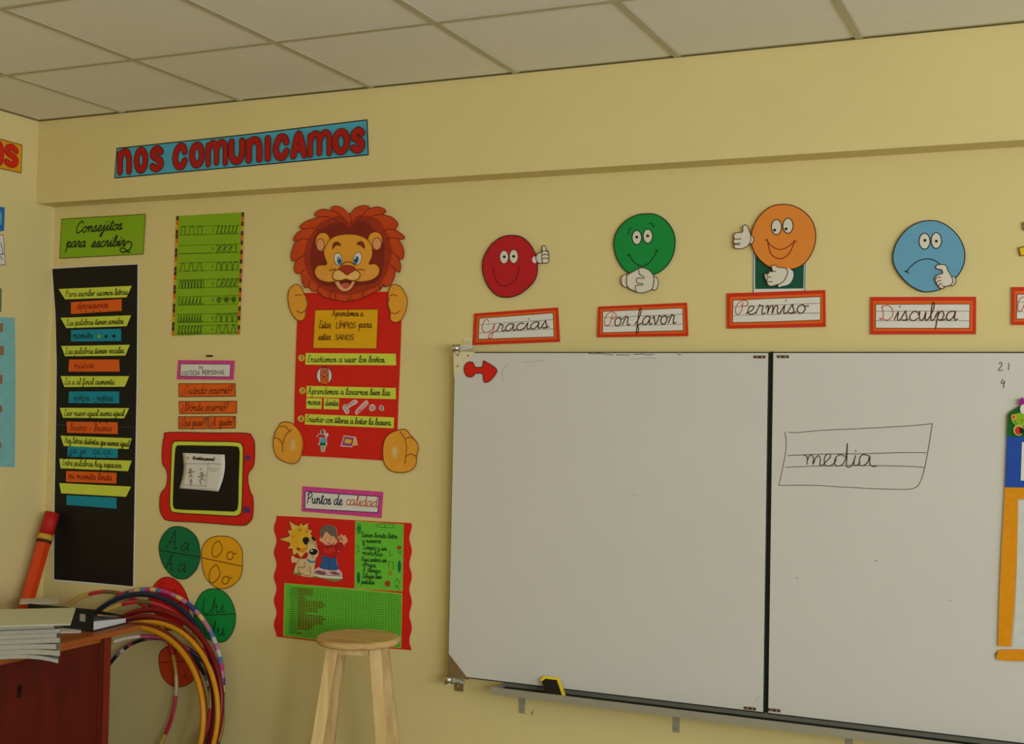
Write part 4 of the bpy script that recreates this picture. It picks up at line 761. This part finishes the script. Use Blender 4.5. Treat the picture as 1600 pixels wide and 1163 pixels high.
# mounting brackets of the board
def bracket(label, tri, chr_, plate, screws, mt_, top):
    t = root('board_bracket', centre(BRD, tri), label, 'bracket', 'corner brackets of the whiteboard')
    sheet('corner_plate', BRD, tri, .0006, .0016, mt_, t)
    for s in screws: c = BRD.w(BRD.uv(s)); prism('screw', c-Vector((0, .002, 0)), c-Vector((0, .0042, 0)), .0036, .0028, 10, mat('screw_grey', (120, 108, 80), .5, .1, metal=.3), t)
    a, b = BRD.w(BRD.uv(chr_[0]), .012), BRD.w(BRD.uv(chr_[1]), .012)
    prism('hinge_barrel', a, b, .016, .016, 24, CHROME, t, smooth=True); prism('hinge_cap', a+(a-b)*.12, a, .0175, .0175, 24, CHROME, t, smooth=True)
    p = [MAIN.w(MAIN.uv(c)) for c in plate]; x0, x1 = p[0].x, p[1].x; z0, z1 = min(p[0].z, p[1].z), max(p[0].z, p[1].z)
    k = box('wall_plate', x0, x1, YW-.004, YW, z0, z1, mt_, t, bev=.001); c = Vector(((x0+x1)/2, YW-.004, (z0+z1)/2)); prism('bolt', c, c-Vector((0, .006, 0)), .008, .006, 6, CHROME, k)
    zz = z0 if top else z1; V, Fc = boxv(x0, x1, YBD+.0, YW, zz-.002, zz+.002); 
    c = (a+b)/2
    v = [Vector((c.x, c.y-.004, c.z-.012)), Vector((x1+.012, YW-.02, zz-.006)), Vector((x1+.012, YW-.02, zz+.004)), Vector((c.x, c.y-.004, c.z+.012))]
    v += [q_+Vector((0, .004, 0)) for q_ in v]
    build('arm', v, [(0, 1, 2, 3), (7, 6, 5, 4), (0, 4, 5, 1), (3, 2, 6, 7), (1, 5, 6, 2), (0, 3, 7, 4)], ALU, t)
    build('plate_arm', V, Fc, mt_, t)
bracket('cream corner bracket with a chrome hinge at the top left of the whiteboard', P('708.8,548.8 742.5,550.5 710,590'), [(715, 550), (715, 539)], [(724.5, 542.5), (738.5, 528.5)], P('716,555 731.5,556 715.5,572.5'), CREAMP, True)
bracket('brassy corner bracket with a chrome hinge at the bottom left of the whiteboard', P('700.8,1021 732.5,1062.5 699.5,1057'), [(703, 1066.5), (703, 1056.5)], [(710.5, 1079.5), (724.5, 1064)], P('706,1035 705,1052 720.5,1052'), BRASS, False)
# chalk tray
TX0 = Surf('Y', 4.10).uv((767, 1078))[0]; TZ = Surf('Y', 4.10).uv((1000, 1102))[1]; TB = Surf('Y', 4.10).uv((1000, 1114))[1]
t = root('pen_tray', ((TX0+XF)/2, YW, TB), 'long grey metal tray running under the whiteboards', 'tray')
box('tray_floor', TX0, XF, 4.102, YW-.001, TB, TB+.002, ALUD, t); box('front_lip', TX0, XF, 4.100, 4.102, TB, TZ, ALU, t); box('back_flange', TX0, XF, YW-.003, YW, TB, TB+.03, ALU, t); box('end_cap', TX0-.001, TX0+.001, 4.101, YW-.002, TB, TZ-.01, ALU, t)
for x, y in ((816, 1103), (1057, 1132), (1327, 1158)):
    c = MAIN.w(MAIN.uv((x, y))); k = box('tray_bracket', c.x-.012, c.x+.012, YW-.003, YW, c.z-.028, TB, ALU, t); prism('screw', (c.x, YW-.003, c.z-.014), (c.x, YW-.006, c.z-.014), .004, .003, 8, CHROME, k)
    box('support_arm', c.x-.012, c.x+.012, 4.104, YW, TB-.003, TB-.0005, ALU, t)
# eraser leaning on the board in the tray
S1 = Surf('Y', 4.125); a, b = S1.uv((850, 1062)), S1.uv((873, 1087)); ex = Vector((a[0], 4.155, a[1])); 
t = root('board_eraser', (a[0]+.02, 4.135, TB+.002), 'black and yellow board eraser leaning in the tray', 'eraser')
def slab(name, p0, du, dv, dn, mt_, parent):
    v = [p0+du*i+dv*j+dn*k_ for i in (0, 1) for j in (0, 1) for k_ in (0, 1)]
    return build(name, v, [(0, 1, 3, 2), (4, 6, 7, 5), (0, 4, 5, 1), (2, 3, 7, 6), (0, 2, 6, 4), (1, 5, 7, 3)], mt_, parent)
bx = Surf('Y', 4.12).uv((856, 1084)); p0 = Vector((bx[0], 4.118, TB+.003))
dv = Vector((-.036, .03, .052)); du = Vector((.052, .01, -.003)); dn = Vector((.018, .016, .018))*.55
slab('felt_pad', p0, du*.8, dv, dn, mat('black_felt', (34, 26, 18), .95), t); slab('yellow_back', p0+du*.8-dv*.02, du*.22, dv*1.04, dn*1.1, mat('yellow_foam', (228, 196, 20), .6), t)
slab('yellow_top', p0+dv*1.0-du*.02, du*1.03, dv*.14, dn*1.05, mat('yellow_foam', (228, 196, 20), .6), t); slab('red_label', p0+dv*.74+du*.2-dn*.06, du*.36, dv*.18, dn*.05, RED, t)
# little mark on the wall below the tray
q = P('832,1112 831,1118'); t = root('wall_mark', centre(MAIN, q), 'tiny black pen mark on the wall under the tray', 'mark'); ink('pen_mark', MAIN, [q, [(833.5, 1109.5)], [(822.5, 1116.5)]], 1.2, .0006, INK, t)

# frog frame on the right board
Z = lambda s: P(s, 1540, 600, 5.815)
t = root('frog_frame', centre(BRD, P('1560,1010 1640,1010')), 'frog-topped blue and yellow foam frame hanging on the right whiteboard', 'frame')
sheet('green_foam', BRD, Z('195,480 200,280 230,250 300,205 360,190 500,180 700,280 700,480'), .004, .006, mat('frog_green_foam', (18, 96, 34), .7), t)
sheet('blue_foam', BRD, Z('195,470 350,470 700,470 700,945 350,940 178,938'), .003, .006, mat('royal_blue_foam', (28, 74, 168), .7), t); sheet('white_label', BRD, Z('332,530 700,530 700,878 320,878'), .0092, .0006, WHITE, t)
f = sheet('frog_head', BRD, Z('235,300 260,280 290,268 330,262 400,270 480,300 480,400 420,400 360,405 310,385 265,370 240,340'), .0102, .004, mat('frog_lime_foam', (140, 176, 28), .7), t, smooth=True)
c = Z('257,303')[0]; sheet('cheek', BRD, ell(*c, 4.2, 4.6), .0144, .0006, mat('cheek_yellow', (214, 176, 50), .6), f); sheet('nostril', BRD, ell(*c, 2.2, 2.6), .015, .0006, mat('cheek_red', (196, 66, 30), .6), f)
sheet('eye', BRD, ell(*Z('350,230')[0], 6, 7.5), .0146, .001, WHITE, f); sheet('freckle', BRD, ell(*Z('332,332')[0], 1, 1, n=8), .0144, .0003, INK, f)
mo = ell(*Z('300,420')[0], 8, 8.8); sheet('mouth_rim', BRD, mo, .0146, .0008, mat('frog_lime_pale', (178, 186, 90), .7), f); sheet('mouth', BRD, ell(*Z('303,425')[0], 5.6, 6.4), .0156, .0005, RED, f); sheet('mouth_dark', BRD, Z('310,400 340,405 350,440 320,450'), .0163, .0004, INK, f, smooth=True)
ink('smile_line', BRD, [Z('262,325 280,360 320,385 360,392')], 1.2, .0148, DGREEN, f)
c0 = Z('335,165')[0]; sheet('purple_flower', BRD, [(c0[0]+(8 if i % 2 else 5)*math.cos(i*.524), c0[1]+(8 if i % 2 else 5)*math.sin(i*.524)) for i in range(12)], .0110, .003, mat('magenta_foam', (150, 40, 130), .7), t, smooth=True)
YF = mat('amber_foam', (226, 146, 0), .75, .05, 60, bump=.3)
sheet('top_bar', BRD, P('1570,762 1600,762 1680,764 1680,780 1600,780 1570,779.5'), .002, .006, YF, t)
sheet('side_bar', BRD, P('1569.5,779.5 1591,780 1590,840 1587,910 1584,960 1580,1010 1559.5,1009 1561.5,940 1565,860 1568,810'), .002, .006, YF, t)
sheet('bottom_bar', BRD, P('1560,1018 1568,1015 1640,1016 1680,1020 1680,1034 1600,1033 1562,1031 1557,1025'), .002, .006, YF, t, smooth=True)
sheet('bar_tip', BRD, P('1555.5,1021 1560,1019 1561,1027 1556,1025'), .002, .004, BROWN, t)
sheet('inner_paper', BRD, P('1588,781 1680,782 1680,1014 1582,1012 1586,960 1589,880'), .0008, .0006, mat('cool_white_paper', (206, 210, 206), .7), t)

# ------------------------------------------------------------------ left wall pieces (cut by the photo's left edge)
Z = lambda s: P(s, 0, 200, 3.88)
bp = Z('-300,-10 0,68 132,104 126,273 0,246 -300,180')
t = root('title_banner', centre(LEFT, bp), 'orange paper banner with fat red letters ending in OS, on the left wall', 'banner'); sheet('paper', LEFT, bp, .001, T1, mat('amber_paper', (226, 160, 18), .6, .03), t); edge(LEFT, bp, .001+T1+E0, INKB, t, 1.3)
for ch, a, b in (('o', -40, 21), ('s', 18, 110), ('n', -140, -46)):
    f0 = lambda x: 88+(x-20)*.26; f1 = lambda x: 232+(x-20)*.16; q = Z('%f,%f %f,%f %f,%f %f,%f' % (a, f0(a), b, f0(b), a, f1(a), b, f1(b)))
    bubble(LEFT, t, ch, q[0][0], q[1][0], q[0][1], q[2][1], q[1][1], q[3][1], .001+T1+E0, 8.6, RED, mat('crimson_line', (170, 30, 20), .7), lay=.0008*(b//60+3))
bp = Z('-80,470 0,478 26,483 22,622 0,628 -80,650'); t = root('blue_card', centre(LEFT, bp), 'bright blue card at the photo left edge under the orange banner', 'card'); sheet('card', LEFT, bp, .002, .001, mat('bright_blue_card', (36, 110, 180), .6), t); sheet('pale_curve', LEFT, Z('-60,520 0,505 8,520 8,570 0,588 -60,600'), .003, .0004, SKY, t)
bp = Z('-80,640 0,648 16,650 30,828 0,832 -80,835'); t = root('white_card', centre(LEFT, bp), 'white card with a red line border below the bright blue card', 'card'); sheet('card', LEFT, bp, .002, .001, WHITE, t); edge(LEFT, bp, .0033, mat('dark_red_ink', (130, 24, 16), .8), t, 1); ink('pen_lines', LEFT, [Z('0,700 10,730 14,765'), Z('-20,768 20,765'), Z('0,780 12,800')], 1.4, .0033, mat('slate_ink', (70, 84, 110), .8), t)
bp = Z('-80,970 0,972 8,975 5,1115 0,1118 -80,1118'); t = root('olive_card', centre(LEFT, bp), 'narrow olive grey card above the pale blue sheet', 'card'); sheet('card', LEFT, bp, .002, .001, mat('olive_card', (112, 122, 78), .7), t)
Z = lambda s: P(s, 0, 480, 3.88)
bp = Z('-200,50 0,60 88,65 92,300 92,600 88,972 0,968 -200,965'); t = root('pale_blue_sheet', centre(LEFT, bp), 'pale blue paper sheet with small brown cards on the left wall', 'poster'); sheet('paper', LEFT, bp, .001, .001, mat('pale_blue_paper', (128, 188, 188), .7), t)
for s in ('-40,95 16,97 14,150 -40,150', '-40,236 20,237 20,291 -40,292', '-40,410 12,412 12,465 -40,466', '-40,595 4,595 14,612 6,640 -40,645', '-40,815 4,820 6,850 -40,860'): sheet('brown_card', LEFT, Z(s), .002, .001, mat('brown_paper', (150, 108, 84), .7), t)

# ------------------------------------------------------------------ desk
DESK = Surf('Z', .75)
pc_, pn = DESK.uv((200, 977)), DESK.uv((0, 1036))
DX = -3.23; DY1 = 3.79; DY0 = 2.2
t = root('teacher_desk', ((XL+DX)/2, (DY0+DY1)/2, 0), 'dark red wooden desk with an orange-brown top in the corner', 'desk')
RW = wood('red_brown_veneer', (80, 14, 5), (96, 19, 7), (1, 1, 5), 3, .5); RWL = wood('orange_brown_veneer', (150, 76, 30), (172, 92, 36), (1, 5, 1), 3, .45)
box('desktop', XL+.03, DX, DY0, DY1, .732, .75, RWL, t, bev=.003)
box('side_panel', XL+.06, DX-.03, DY1-.19, DY1-.165, 0, .7315, RW, t); box('side_panel', XL+.06, DX-.03, DY0+.03, DY0+.055, 0, .7315, RW, t)
box('end_post', DX-.055, DX-.028, DY1-.165, DY1-.13, 0, .7315, wood('post_veneer', (112, 32, 14), (134, 42, 18), (1, 1, 5), 3), t)
box('front_panel', DX-.05, DX-.032, DY0+.055, DY1-.19, .1, .7315, RW, t); box('panel_rail', DX-.032, DX-.024, DY0+.055, DY1-.19, .715, .7315, RWL, t)
box('back_panel', XL+.06, XL+.075, DY0+.055, DY1-.19, .1, .7315, RW, t)
c = Surf('X', DX-.032).uv((30, 1080)); kp_ = Vector((DX-.032, c[0], c[1]))
k = box('keyhole_plate', kp_.x, kp_.x+.003, kp_.y-.008, kp_.y+.008, kp_.z-.022, kp_.z+.022, mat('dark_iron', (36, 20, 16), .5, metal=.4), t, bev=.001)
prism('lock_barrel', kp_+Vector((.003, 0, .006)), kp_+Vector((.008, 0, .006)), .006, .006, 12, mat('dark_iron', (36, 20, 16), .5, metal=.4), k)

# ------------------------------------------------------------------ exercise books and binder on the desk
PAPER = mat('page_edges', (168, 162, 144), .85, .16, 260)
def booklet(name, label, cx, cy, z, w_, d_, th, rot, cover, sag=0, group=None, cat='notebook'):
    """soft booklet: curved cover sheet wrapped round a block of page leaves"""
    t = root(name, (cx, cy, z), label, cat, group)
    c, s = math.cos(rot), math.sin(rot)
    def grid(nm, z0, z1, inset, mt_):
        nu = 10; V, Fc = [], []
        for i in range(nu+1):
            u = i/nu; x = (-w_/2+inset)+(w_-2*inset)*u; dz = -sag*max(0, u-.6)**2*6.2
            for y in (-d_/2+inset, d_/2-inset):
                for zz in (z0, z1): V.append(Vector((cx+x*c-y*s, cy+x*s+y*c, z+zz+dz)))
        for i in range(nu):
            k_ = i*4; n_ = k_+4
            Fc += [(k_+1, n_+1, n_+3, k_+3), (k_, k_+2, n_+2, n_), (k_, n_, n_+1, k_+1), (k_+2, k_+3, n_+3, n_+2)]
        Fc += [(0, 1, 3, 2), (nu*4, nu*4+2, nu*4+3, nu*4+1)]
        return build(nm, V, Fc, mt_, t)
    grid('back_cover', 0, .0012, 0, cover); grid('pages', .0014, th-.0014, .002, PAPER); grid('front_cover', th-.0012, th, 0, cover)
    return t
# pile: right front corner juts over the desk edge
cols_ = [('pale grey', (196, 204, 196)), ('cream', (206, 200, 176)), ('dull white', (200, 196, 182)), ('light beige', (196, 184, 160)), ('off-white', (212, 208, 196)), ('grey-white', (190, 192, 180)), ('pinkish grey', (196, 176, 170))]
RZ = .77
def place(px, z, w_, d_, rot):
    """centre of a sheet whose right front corner shows at this pixel when lying at height z"""
    q = Surf('Z', z).uv(px); c, s = math.cos(rot), math.sin(rot)
    return q[0]-(w_/2*c+d_/2*s), q[1]-(w_/2*s-d_/2*c)
PX, PY = place((91, 1027), .75, .32, .22, RZ); zz = .7507
words = ['lowest notebook of the pile, pale grey and sagging over the desk edge', 'cream notebook, second from the bottom of the pile', 'dull white notebook in the lower half of the pile', 'light beige notebook in the middle of the pile', 'off-white notebook just above the middle of the pile', 'grey-white notebook, second below the top cover', 'pinkish grey notebook right under the open pale cover']
for i, (nm, c) in enumerate(cols_):
    th = (.012, .016, .016, .016, .014, .013, .016)[i]; jx, jy = (0, .006, -.004, .003, -.006, .002, -.018)[i], (0, .004, -.003, .005, 0, .006, 0)[i]
    booklet('notebook', words[i], PX+jx, PY+jy, zz, .32, .22, th, RZ+random.uniform(-.02, .02), mat(nm.replace(' ', '_').replace('-', '_')+'_cover', tuple(int(v*.86) for v in c), .7), sag=(.022, .010, .004, 0, 0, 0, 0)[i], group='notebooks piled on the desk'); zz += th+.0008
PX, PY = place((110, 978), zz, .46, .34, RZ-.06)
booklet('notebook', 'wide pale open notebook lying on top of the pile', PX, PY, zz+.001, .46, .34, .005, RZ-.06, mat('pale_paper_cover', (214, 212, 184), .7), group='notebooks piled on the desk')
for j, (px, r, w_, d_) in enumerate((((126, 989), .7, .2, .16), ((90, 943), .75, .15, .14))):
    x, y = place(px, .7505, w_, d_, r)
    booklet('loose_paper', ['white loose sheets on the desktop between the pile and the binder', 'loose white paper behind the pile by the pencil'][j], x, y, .7505+.0, w_, d_, .003, r, WHITE, cat='paper')
# black ring binder: thick at the spine, thin at the fore edge, front cover sloping
BK = mat('black_vinyl', (28, 28, 26), .45, .05)
c0, f0 = Vector((*Surf('Z', .754).uv((146, 986)), 0)), Vector((*Surf('Z', .754).uv((200, 973)), 0))
ed = (f0-c0).normalized(); LB = min((f0-c0).length, .28); sp_ = Vector((-ed.y, ed.x, 0)); WB = .30; ed = ed*LB; sp_ = sp_*WB
t = root('ring_binder', c0+(ed+sp_)/2+Vector((0, 0, .7545)), 'black ring binder full of white pages lying on the desk corner', 'binder')
def wedge(nm, u0, u1, v0, v1, za0, za1, zb0, zb1, mt_):
    """u along the side, v along the spine; za: bottom/top height at u0, zb at u1"""
    P_ = lambda u, v, z: c0+ed*u+sp_*v+Vector((0, 0, z))
    v = [P_(u0, v0, za0), P_(u0, v0, za1), P_(u0, v1, za0), P_(u0, v1, za1), P_(u1, v0, zb0), P_(u1, v0, zb1), P_(u1, v1, zb0), P_(u1, v1, zb1)]
    return build(nm, v, [(0, 1, 3, 2), (4, 6, 7, 5), (0, 4, 5, 1), (2, 3, 7, 6), (0, 2, 6, 4), (1, 5, 7, 3)], mt_, t)
wedge('back_cover', 0, 1, 0, 1, .7505, .7535, .7505, .7535, BK); wedge('spine', -.012, 0, 0, 1, .7505, .832, .7505, .832, BK)
wedge('front_cover', 0, 1, 0, 1, .829, .832, .775, .778, BK); wedge('pages', .03, .97, .02, .97, .7545, .786, .7545, .770, mat('white_page_block', (206, 206, 206), .8, .12, 200))
wedge('ring_label', -.018, -.012, .12, .2, .785, .812, .785, .812, ALU)

# ------------------------------------------------------------------ giant pencil in the corner
pb, pt = Vector((-4.085, 3.80, 0.0)), Vector((-4.085, 4.195, 1.105))
t = root('giant_pencil', pb, 'giant orange cardboard pencil with a red end leaning in the corner', 'pencil')
dr = (pt-pb).normalized(); L_ = (pt-pb).length
def seg(nm, a, b, ra, rb, n, mt_, **k): return prism(nm, pb+dr*a, pb+dr*b, ra, rb, n, mt_, t, rot=.5, **k)
seg('pencil_tip', .01, .16, .004, .030, 6, mat('pencil_wood', (206, 170, 110), .7)); seg('pencil_lead', 0, .03, .002, .008, 8, INK)
seg('pencil_body', .16, L_-.135, .031, .031, 6, mat('orange_red_board', (214, 66, 14), .45, .04))
seg('dark_band', L_-.135, L_-.122, .032, .032, 20, INKB, smooth=True); seg('ferrule', L_-.122, L_-.098, .0335, .0335, 20, mat('gold_band', (206, 160, 54), .5), smooth=True); seg('eraser_end', L_-.098, L_, .031, .031, 20, mat('red_pencil_end', (188, 28, 24), .6), smooth=True)

# ------------------------------------------------------------------ hula hoops standing against the wall
def hoop(label, cx, R, r, yb, lean, yawd, mt_, roll=0):
    """ring resting on the floor at depth yb, leaning back by lean degrees, turned by yawd degrees"""
    V, Fc = [], []; n, m_ = 96, 10
    for i in range(n):
        a = 6.28318*i/n
        for j in range(m_):
            b = 6.28318*j/m_; V.append(((R+r*math.cos(b))*math.cos(a), (R+r*math.cos(b))*math.sin(a), r*math.sin(b)))
    for i in range(n):
        for j in range(m_): Fc.append((i*m_+j, ((i+1) % n)*m_+j, ((i+1) % n)*m_+(j+1) % m_, i*m_+(j+1) % m_))
    me = bpy.data.meshes.new('hula_hoop'); me.from_pydata(V, [], Fc); me.polygons.foreach_set('use_smooth', [True]*len(me.polygons)); me.materials.append(mt_)
    o = bpy.data.objects.new('hula_hoop', me); COL.objects.link(o)
    rot = Matrix.Rotation(math.radians(yawd), 4, 'Z') @ Matrix.Rotation(math.radians(90-lean), 4, 'X') @ Matrix.Rotation(roll, 4, 'Z')
    dn = rot @ Vector((0, 0, 0)); up = Matrix.Rotation(math.radians(yawd), 4, 'Z') @ Vector((0, math.sin(math.radians(lean)), math.cos(math.radians(lean))))
    o.matrix_world = Matrix.Translation(Vector((cx, yb, r*1.0))+up*(R+r*.0)) @ rot
    setp(o, label, 'hula hoop', 'hula hoops leaning in the corner'); return o
M1 = stripes('pastel_tape', [(190, 120, 150), (206, 200, 190), (50, 60, 130), (206, 50, 130), (224, 190, 120), (90, 120, 170)], 90, 3)
M2 = stripes('pink_gold_tape', [(200, 40, 60), (190, 150, 60), (220, 180, 90), (206, 60, 80), (120, 90, 50), (214, 190, 150)], 30, 8)
M3 = stripes('dark_white_tape', [(30, 32, 44), (214, 206, 196), (40, 40, 60), (190, 60, 100), (30, 30, 40), (130, 130, 130)], 80, 5)
M4 = stripes('pink_olive_tape', [(170, 40, 90), (160, 120, 30), (190, 60, 110), (196, 180, 150), (60, 34, 60), (150, 110, 20)], 20, 2)
HR = -3.035
hoop('outermost hoop, wrapped in pastel and blue tape', HR-.484, .405, .010, 4.09, 8, 0, M1)
hoop('navy blue hoop inside the outermost taped one', HR-.490, .397, .011, 4.055, 8, 0, NAVY)
hoop('hoop with pink and gold tape between the navy and the dark red hoops', HR-.470, .385, .009, 4.028, 8, 0, M2)
hoop('dark red hoop reaching furthest right in the cluster', HR-.378, .373, .012, 3.99, 8, 0, MAROON)
hoop('second dark red hoop, just behind the outer yellow hoop', HR-.372, .362, .012, 3.955, 8, 0, mat('dark_red_plastic', (120, 24, 22), .35, .05))
hoop('outer yellow hoop, the right one of the two yellow hoops', HR-.324, .357, .010, 3.92, 8, 0, YPLAS)
hoop('brick red hoop between the two yellow hoops', HR-.355, .352, .011, 3.885, 8, 0, mat('brick_red_plastic', (116, 34, 22), .35, .05))
hoop('inner yellow hoop, nearest the viewer', HR-.330, .350, .011, 3.85, 8, 0, mat('deep_yellow_plastic', (206, 140, 20), .35, .05))
hoop('taped hoop standing furthest left, under the black chart', -3.755, .39, .008, 4.13, 6, 0, M2)
hoop('small taped hoop, its top arc seen inside the yellow hoops', -3.475, .305, .008, 4.13, 6, 0, M3)
hoop('small pink and olive hoop turned almost edge-on', -3.34, .33, .008, 3.93, 7, 48, M4)

# ------------------------------------------------------------------ stool
SC_ = Vector((-2.310, 3.85, 0)); SH = .786
PINE = wood('pine', (196, 160, 102), (222, 192, 134), (1, 1, 9), 5, .6); PINES = wood('pine_seat', (190, 150, 90), (214, 180, 120), (9, 1, 1), 4, .5)
t = root('wooden_stool', SC_, 'unpainted round pine stool standing in front of the red poster', 'stool')
V, Fc = [], []; n = 64; prof = [(0, SH-.024), (.140, SH-.024), (.147, SH-.019), (.1485, SH-.012), (.147, SH-.005), (.141, SH), (0, SH)]
for r_, z_ in prof: V += [(SC_.x+r_*math.cos(6.28318*i/n), SC_.y+r_*math.sin(6.28318*i/n), z_) for i in range(n)]
for k_ in range(len(prof)-1):
    for i in range(n): j = (i+1) % n; Fc.append((k_*n+i, k_*n+j, (k_+1)*n+j, (k_+1)*n+i))
build('seat', V, Fc, PINES, t)
ang = math.radians(21)
ax, ay = Vector((math.cos(ang), math.sin(ang), 0)), Vector((-math.sin(ang), math.cos(ang), 0))
def spread(z): return .074+(SH-.024-z)*.118
def legbox(nm, c0, c1, hw, hd, a, b, mt_):
    v = [c+a*hw*i+b*hd*j for c in (c0, c1) for i, j in ((-1, -1), (1, -1), (1, 1), (-1, 1))]
    return build(nm, v, [(3, 2, 1, 0), (4, 5, 6, 7), (0, 1, 5, 4), (1, 2, 6, 5), (2, 3, 7, 6), (3, 0, 4, 7)], mt_, t)
for i in (-1, 1):
    for j in (-1, 1):
        c0 = SC_+(ax*i+ay*j)*spread(0); c1 = SC_+(ax*i+ay*j)*spread(SH-.024)+Vector((0, 0, SH-.0245)); legbox('leg', c0, c1, .020, .017, ax, ay, PINE)
def rail(nm, z, hh, hw):
    for i in (-1, 1):
        s = spread(z); a = SC_+ax*i*s+Vector((0, 0, z)); legbox(nm, a-ay*(s-.018), a+ay*(s-.018), hw, hh, ax, Vector((0, 0, 1)), PINE)
        a = SC_+ay*i*s+Vector((0, 0, z)); legbox(nm, a-ax*(s-.02), a+ax*(s-.02), hw, hh, ay, Vector((0, 0, 1)), PINE)
rail('apron', SH-.038, .013, .009); rail('stretcher', .2, .014, .009)
